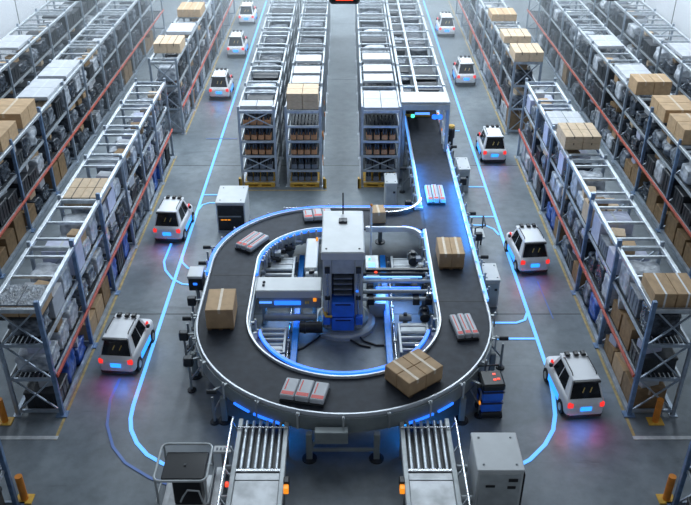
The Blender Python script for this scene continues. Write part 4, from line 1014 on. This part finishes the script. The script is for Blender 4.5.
# ------------------------------------------------------------------ white delivery cars
def sec(y, hw, z0, z1, r=.06, n=4):
    pts = []
    for cx, cz, a0 in ((hw - r, z1 - r, 0), (-hw + r, z1 - r, 90), (-hw + r, z0 + r, 180), (hw - r, z0 + r, 270)):
        for k in range(n + 1):
            a = math.radians(a0 + 90 * k / n); pts.append((cx + r * math.cos(a), y, cz + r * math.sin(a)))
    return pts
def make_car():
    t = thing('delivery_car', 'x', 'car', (0, 0, 0), 0, 'white delivery cars in the aisles')
    b = MB().loft([sec(-.86, .36, .16, .40, .05), sec(-.84, .40, .14, .46, .07), sec(-.74, .44, .12, .50, .08), sec(-.3, .455, .11, .50, .07), sec(.3, .455, .11, .49, .07), sec(.68, .43, .12, .45, .08), sec(.82, .38, .14, .40, .08), sec(.86, .33, .17, .36, .06)], True)
    # cabin
    zb, zr = .47, .82
    B = [(-.41, -.76), (.41, -.76), (.40, .44), (-.40, .44)]; T = [(-.30, -.58), (.30, -.58), (.285, .24), (-.285, .24)]
    lo = [Vector((x, y, zb)) for x, y in B]; hi = [Vector((x, y, zr)) for x, y in T]
    b.add(lo + hi, [(3, 2, 1, 0), (4, 5, 6, 7), (0, 1, 5, 4), (1, 2, 6, 5), (2, 3, 7, 6), (3, 0, 4, 7)])
    body = part('body', b, M['carwhite'], t)
    part('roof', MB().box(-.315, .315, -.66, .28, zr - .005, zr + .04, .018), M['carwhite'], t)
    def win(i, j, a, c, d, e, nm, m='glass'):
        # i,j corner indices; a..c along, d..e up
        def P(u, v): return (lo[i] * (1 - u) + lo[j] * u) * (1 - v) + (hi[i] * (1 - u) + hi[j] * u) * v
        return part(nm, MB().panel([P(a, d), P(c, d), P(c, e), P(a, e)], .008), M[m], t)
    rw = win(0, 1, .05, .95, .02, .97, 'rear_window')
    for x in (-.05, .12):
        a_ = (lo[0] + lo[1]) / 2 * .62 + (hi[0] + hi[1]) / 2 * .38
        part('marking', MB().bar((x - .03, a_.y - .025, a_.z), (x + .02, a_.y + .016, a_.z + .09), .02, .012), M['yellowm'], rw, 'yellow mark')
    win(1, 2, .22, .56, .12, .90, 'side_window'); win(1, 2, .60, .90, .12, .90, 'side_window')
    win(3, 0, .44, .78, .12, .90, 'side_window'); win(3, 0, .10, .40, .12, .90, 'side_window')
    win(2, 3, .06, .94, .08, .94, 'windshield')
    for sx in (-1, 1):
        part('tail_light', MB().box(sx * .28, sx * .425, -.865, -.79, .33, .46, .03), M['tail'], t)
        part('marker_light', MB().box(sx * .37, sx * .43, .38, .44, .50, .60, .015), M['tail'], t)
        part('side_light', MB().box(sx * .452, sx * .462, -.34, .36, .16, .30, .004), M['plate'], t, 'glowing blue side panel')
        part('roof_rail', MB().tube([(sx * .275, -.5, zr + .045), (sx * .275, -.45, zr + .075), (sx * .275, .05, zr + .075), (sx * .275, .1, zr + .045)], .012, 6), M['black'], t)
        part('mirror', MB().box(sx * .42, sx * .50, .26, .34, .52, .60, .015), M['black'], t)
    part('light_panel', MB().box(-.13, .13, -.875, -.855, .27, .37, .012), M['plate'], t, 'glowing blue rear panel')
    part('bumper', MB().box(-.40, .40, -.87, -.76, .10, .20, .03), M['black'], t)
    part('bumper', MB().box(-.38, .38, .76, .87, .10, .20, .03), M['black'], t)
    for x in (-.17, .03, .2): part('roof_sensor', MB().box(x - .06, x + .06, .10, .25, zr + .045, zr + .10, .02), M['black'], t)
    part('spoiler', MB().box(-.31, .31, -.71, -.62, zr - .01, zr + .03, .012), M['black'], t)
    for sx in (-1, 1):
        for y in (-.52, .52):
            wh = part('wheel', MB().cyl((sx * .36, y, .15), (sx * .465, y, .15), .15, 20), M['tyre'], t)
            part('hub', MB().cyl((sx * .455, y, .15), (sx * .472, y, .15), .08, 12), M['lgrey'], wh)
    return t
proto = make_car()
for i, (x, y, a, lb_) in enumerate(((-5.08, 15.28, -5, 'white car with blue rear glow nearest in the left aisle, beside the front rack bays'),
        (-5.06, 21.2, -4, 'white car in the left aisle level with the rear bend of the belt'),
        (-5.16, 32.75, 0, 'white car in the left aisle beside the far rack, third from front'),
        (-5.12, 38.3, 0, 'white car far down the left aisle, second from the top'),
        (-5.2, 43.8, 0, 'white car farthest up the left aisle'),
        (4.96, 13.85, 5, 'white car with red lights nearest in the right aisle'),
        (5.02, 19.5, 5, 'white car in the right aisle level with the double box on the belt'),
        (5.12, 26.6, 0, 'white car in the right aisle level with the rack gap, third from front'),
        (5.14, 34.4, 0, 'white car far down the right aisle, second from the top'),
        (5.08, 41.6, 0, 'white car farthest up the right aisle'))):
    o = proto if i == 0 else copy_tree(proto)
    o.location = (x, y - .1, 0); o.scale = (.93, 1.0, 1.14); o.rotation_euler = (0, 0, math.radians(a)); o['label'] = lb_

# real little lamps: blue light bars of the belt and the cars' under-body lamps
BL = (0.02, 0.30, 1.0)
area('belt_lamp', (XR + .56, 20.3, ZB + .20), .05, 4.0, 90, BL, (0, math.radians(65), 0))
area('belt_lamp', (XR - .56, 21.8, ZB + .20), .05, 3.5, 60, BL, (0, math.radians(-65), 0))
area('under_belt_lamp', (-1.55, 12.35, .60), .9, .06, 9, BL, (math.radians(30), 0, math.radians(-28)))
area('under_belt_lamp', (1.5, 12.35, .60), .9, .06, 9, BL, (math.radians(30), 0, math.radians(28)))
area('machine_lamp', (1.3, 16.9, .55), 1.0, .1, 10, BL); area('machine_lamp', (-1.3, 16.4, .55), 1.0, .1, 8, BL)
for x, y, pw in ((-5.05, 15.2, 1), (-5.06, 21.15, 1), (-5.16, 32.7, .8), (4.94, 13.78, 1), (5.0, 19.45, 1), (5.12, 26.5, .8)):
    area('car_under_lamp', (x, y - .15, .14), .6, 1.1, 11 * pw, BL)
    area('car_rear_lamp', (x, y - 1.02, .34), .3, .06, 3.0 * pw, BL, (math.radians(-45), 0, 0))
    for sx in (-1, 1): area('car_tail_lamp', (x + sx * .33, y - 1.02, .42), .1, .08, 1.3 * pw, (1, .05, .04), (math.radians(-50), 0, 0))

# ------------------------------------------------------------------ overhead units hung from the roof
for x, y, z, lb_, red_ in ((-.02, 16.3, 7.90, 'black overhead camera unit with red display at the top centre', True), (-5.3, 16.3, 7.95, 'black overhead lamp housing above the left racks', False), (5.2, 16.3, 7.95, 'black overhead lamp housing above the right racks', False)):
    t = thing('ceiling_unit', lb_, 'ceiling unit', (x, y, z), 0, 'black units hung from the ceiling')
    if red_:
        part('housing', MB().box(-.30, .30, -.2, .2, 0, .34, .05), M['black'], t); part('display', MB().box(-.17, .17, -.215, -.2, .08, .13, .005), M['redl'], t, 'red display')
    else: part('housing', MB().lathe([(.12, 0), (.22, .03), (.24, .10), (.2, .2), (.1, .3)], (0, 0, 0), 20), M['black'], t)
    part('hanger', MB().cyl((0, 0, .28), (0, 0, 5.7), .025, 8), M['dark'], t)

# ------------------------------------------------------------------ the hazy air of the hall
hz = MB().box(-15.1, 15.1, 27.5, 57.9, 0.02, 9.5)
hm = bpy.data.materials.new('hall_haze'); hm.use_nodes = True
nt = hm.node_tree; nt.nodes.clear(); ho = nt.nodes.new('ShaderNodeOutputMaterial'); hv = nt.nodes.new('ShaderNodeVolumeScatter')
hv.inputs['Color'].default_value = (0.82, 0.92, 1.0, 1); hv.inputs['Density'].default_value = 0.021; hv.inputs['Anisotropy'].default_value = 0.2
nt.links.new(hv.outputs[0], ho.inputs['Volume'])
h_ = link('haze', hz.mesh('haze', hm)); h_['kind'] = 'stuff'; h_['label'] = 'pale bluish haze in the far hall'
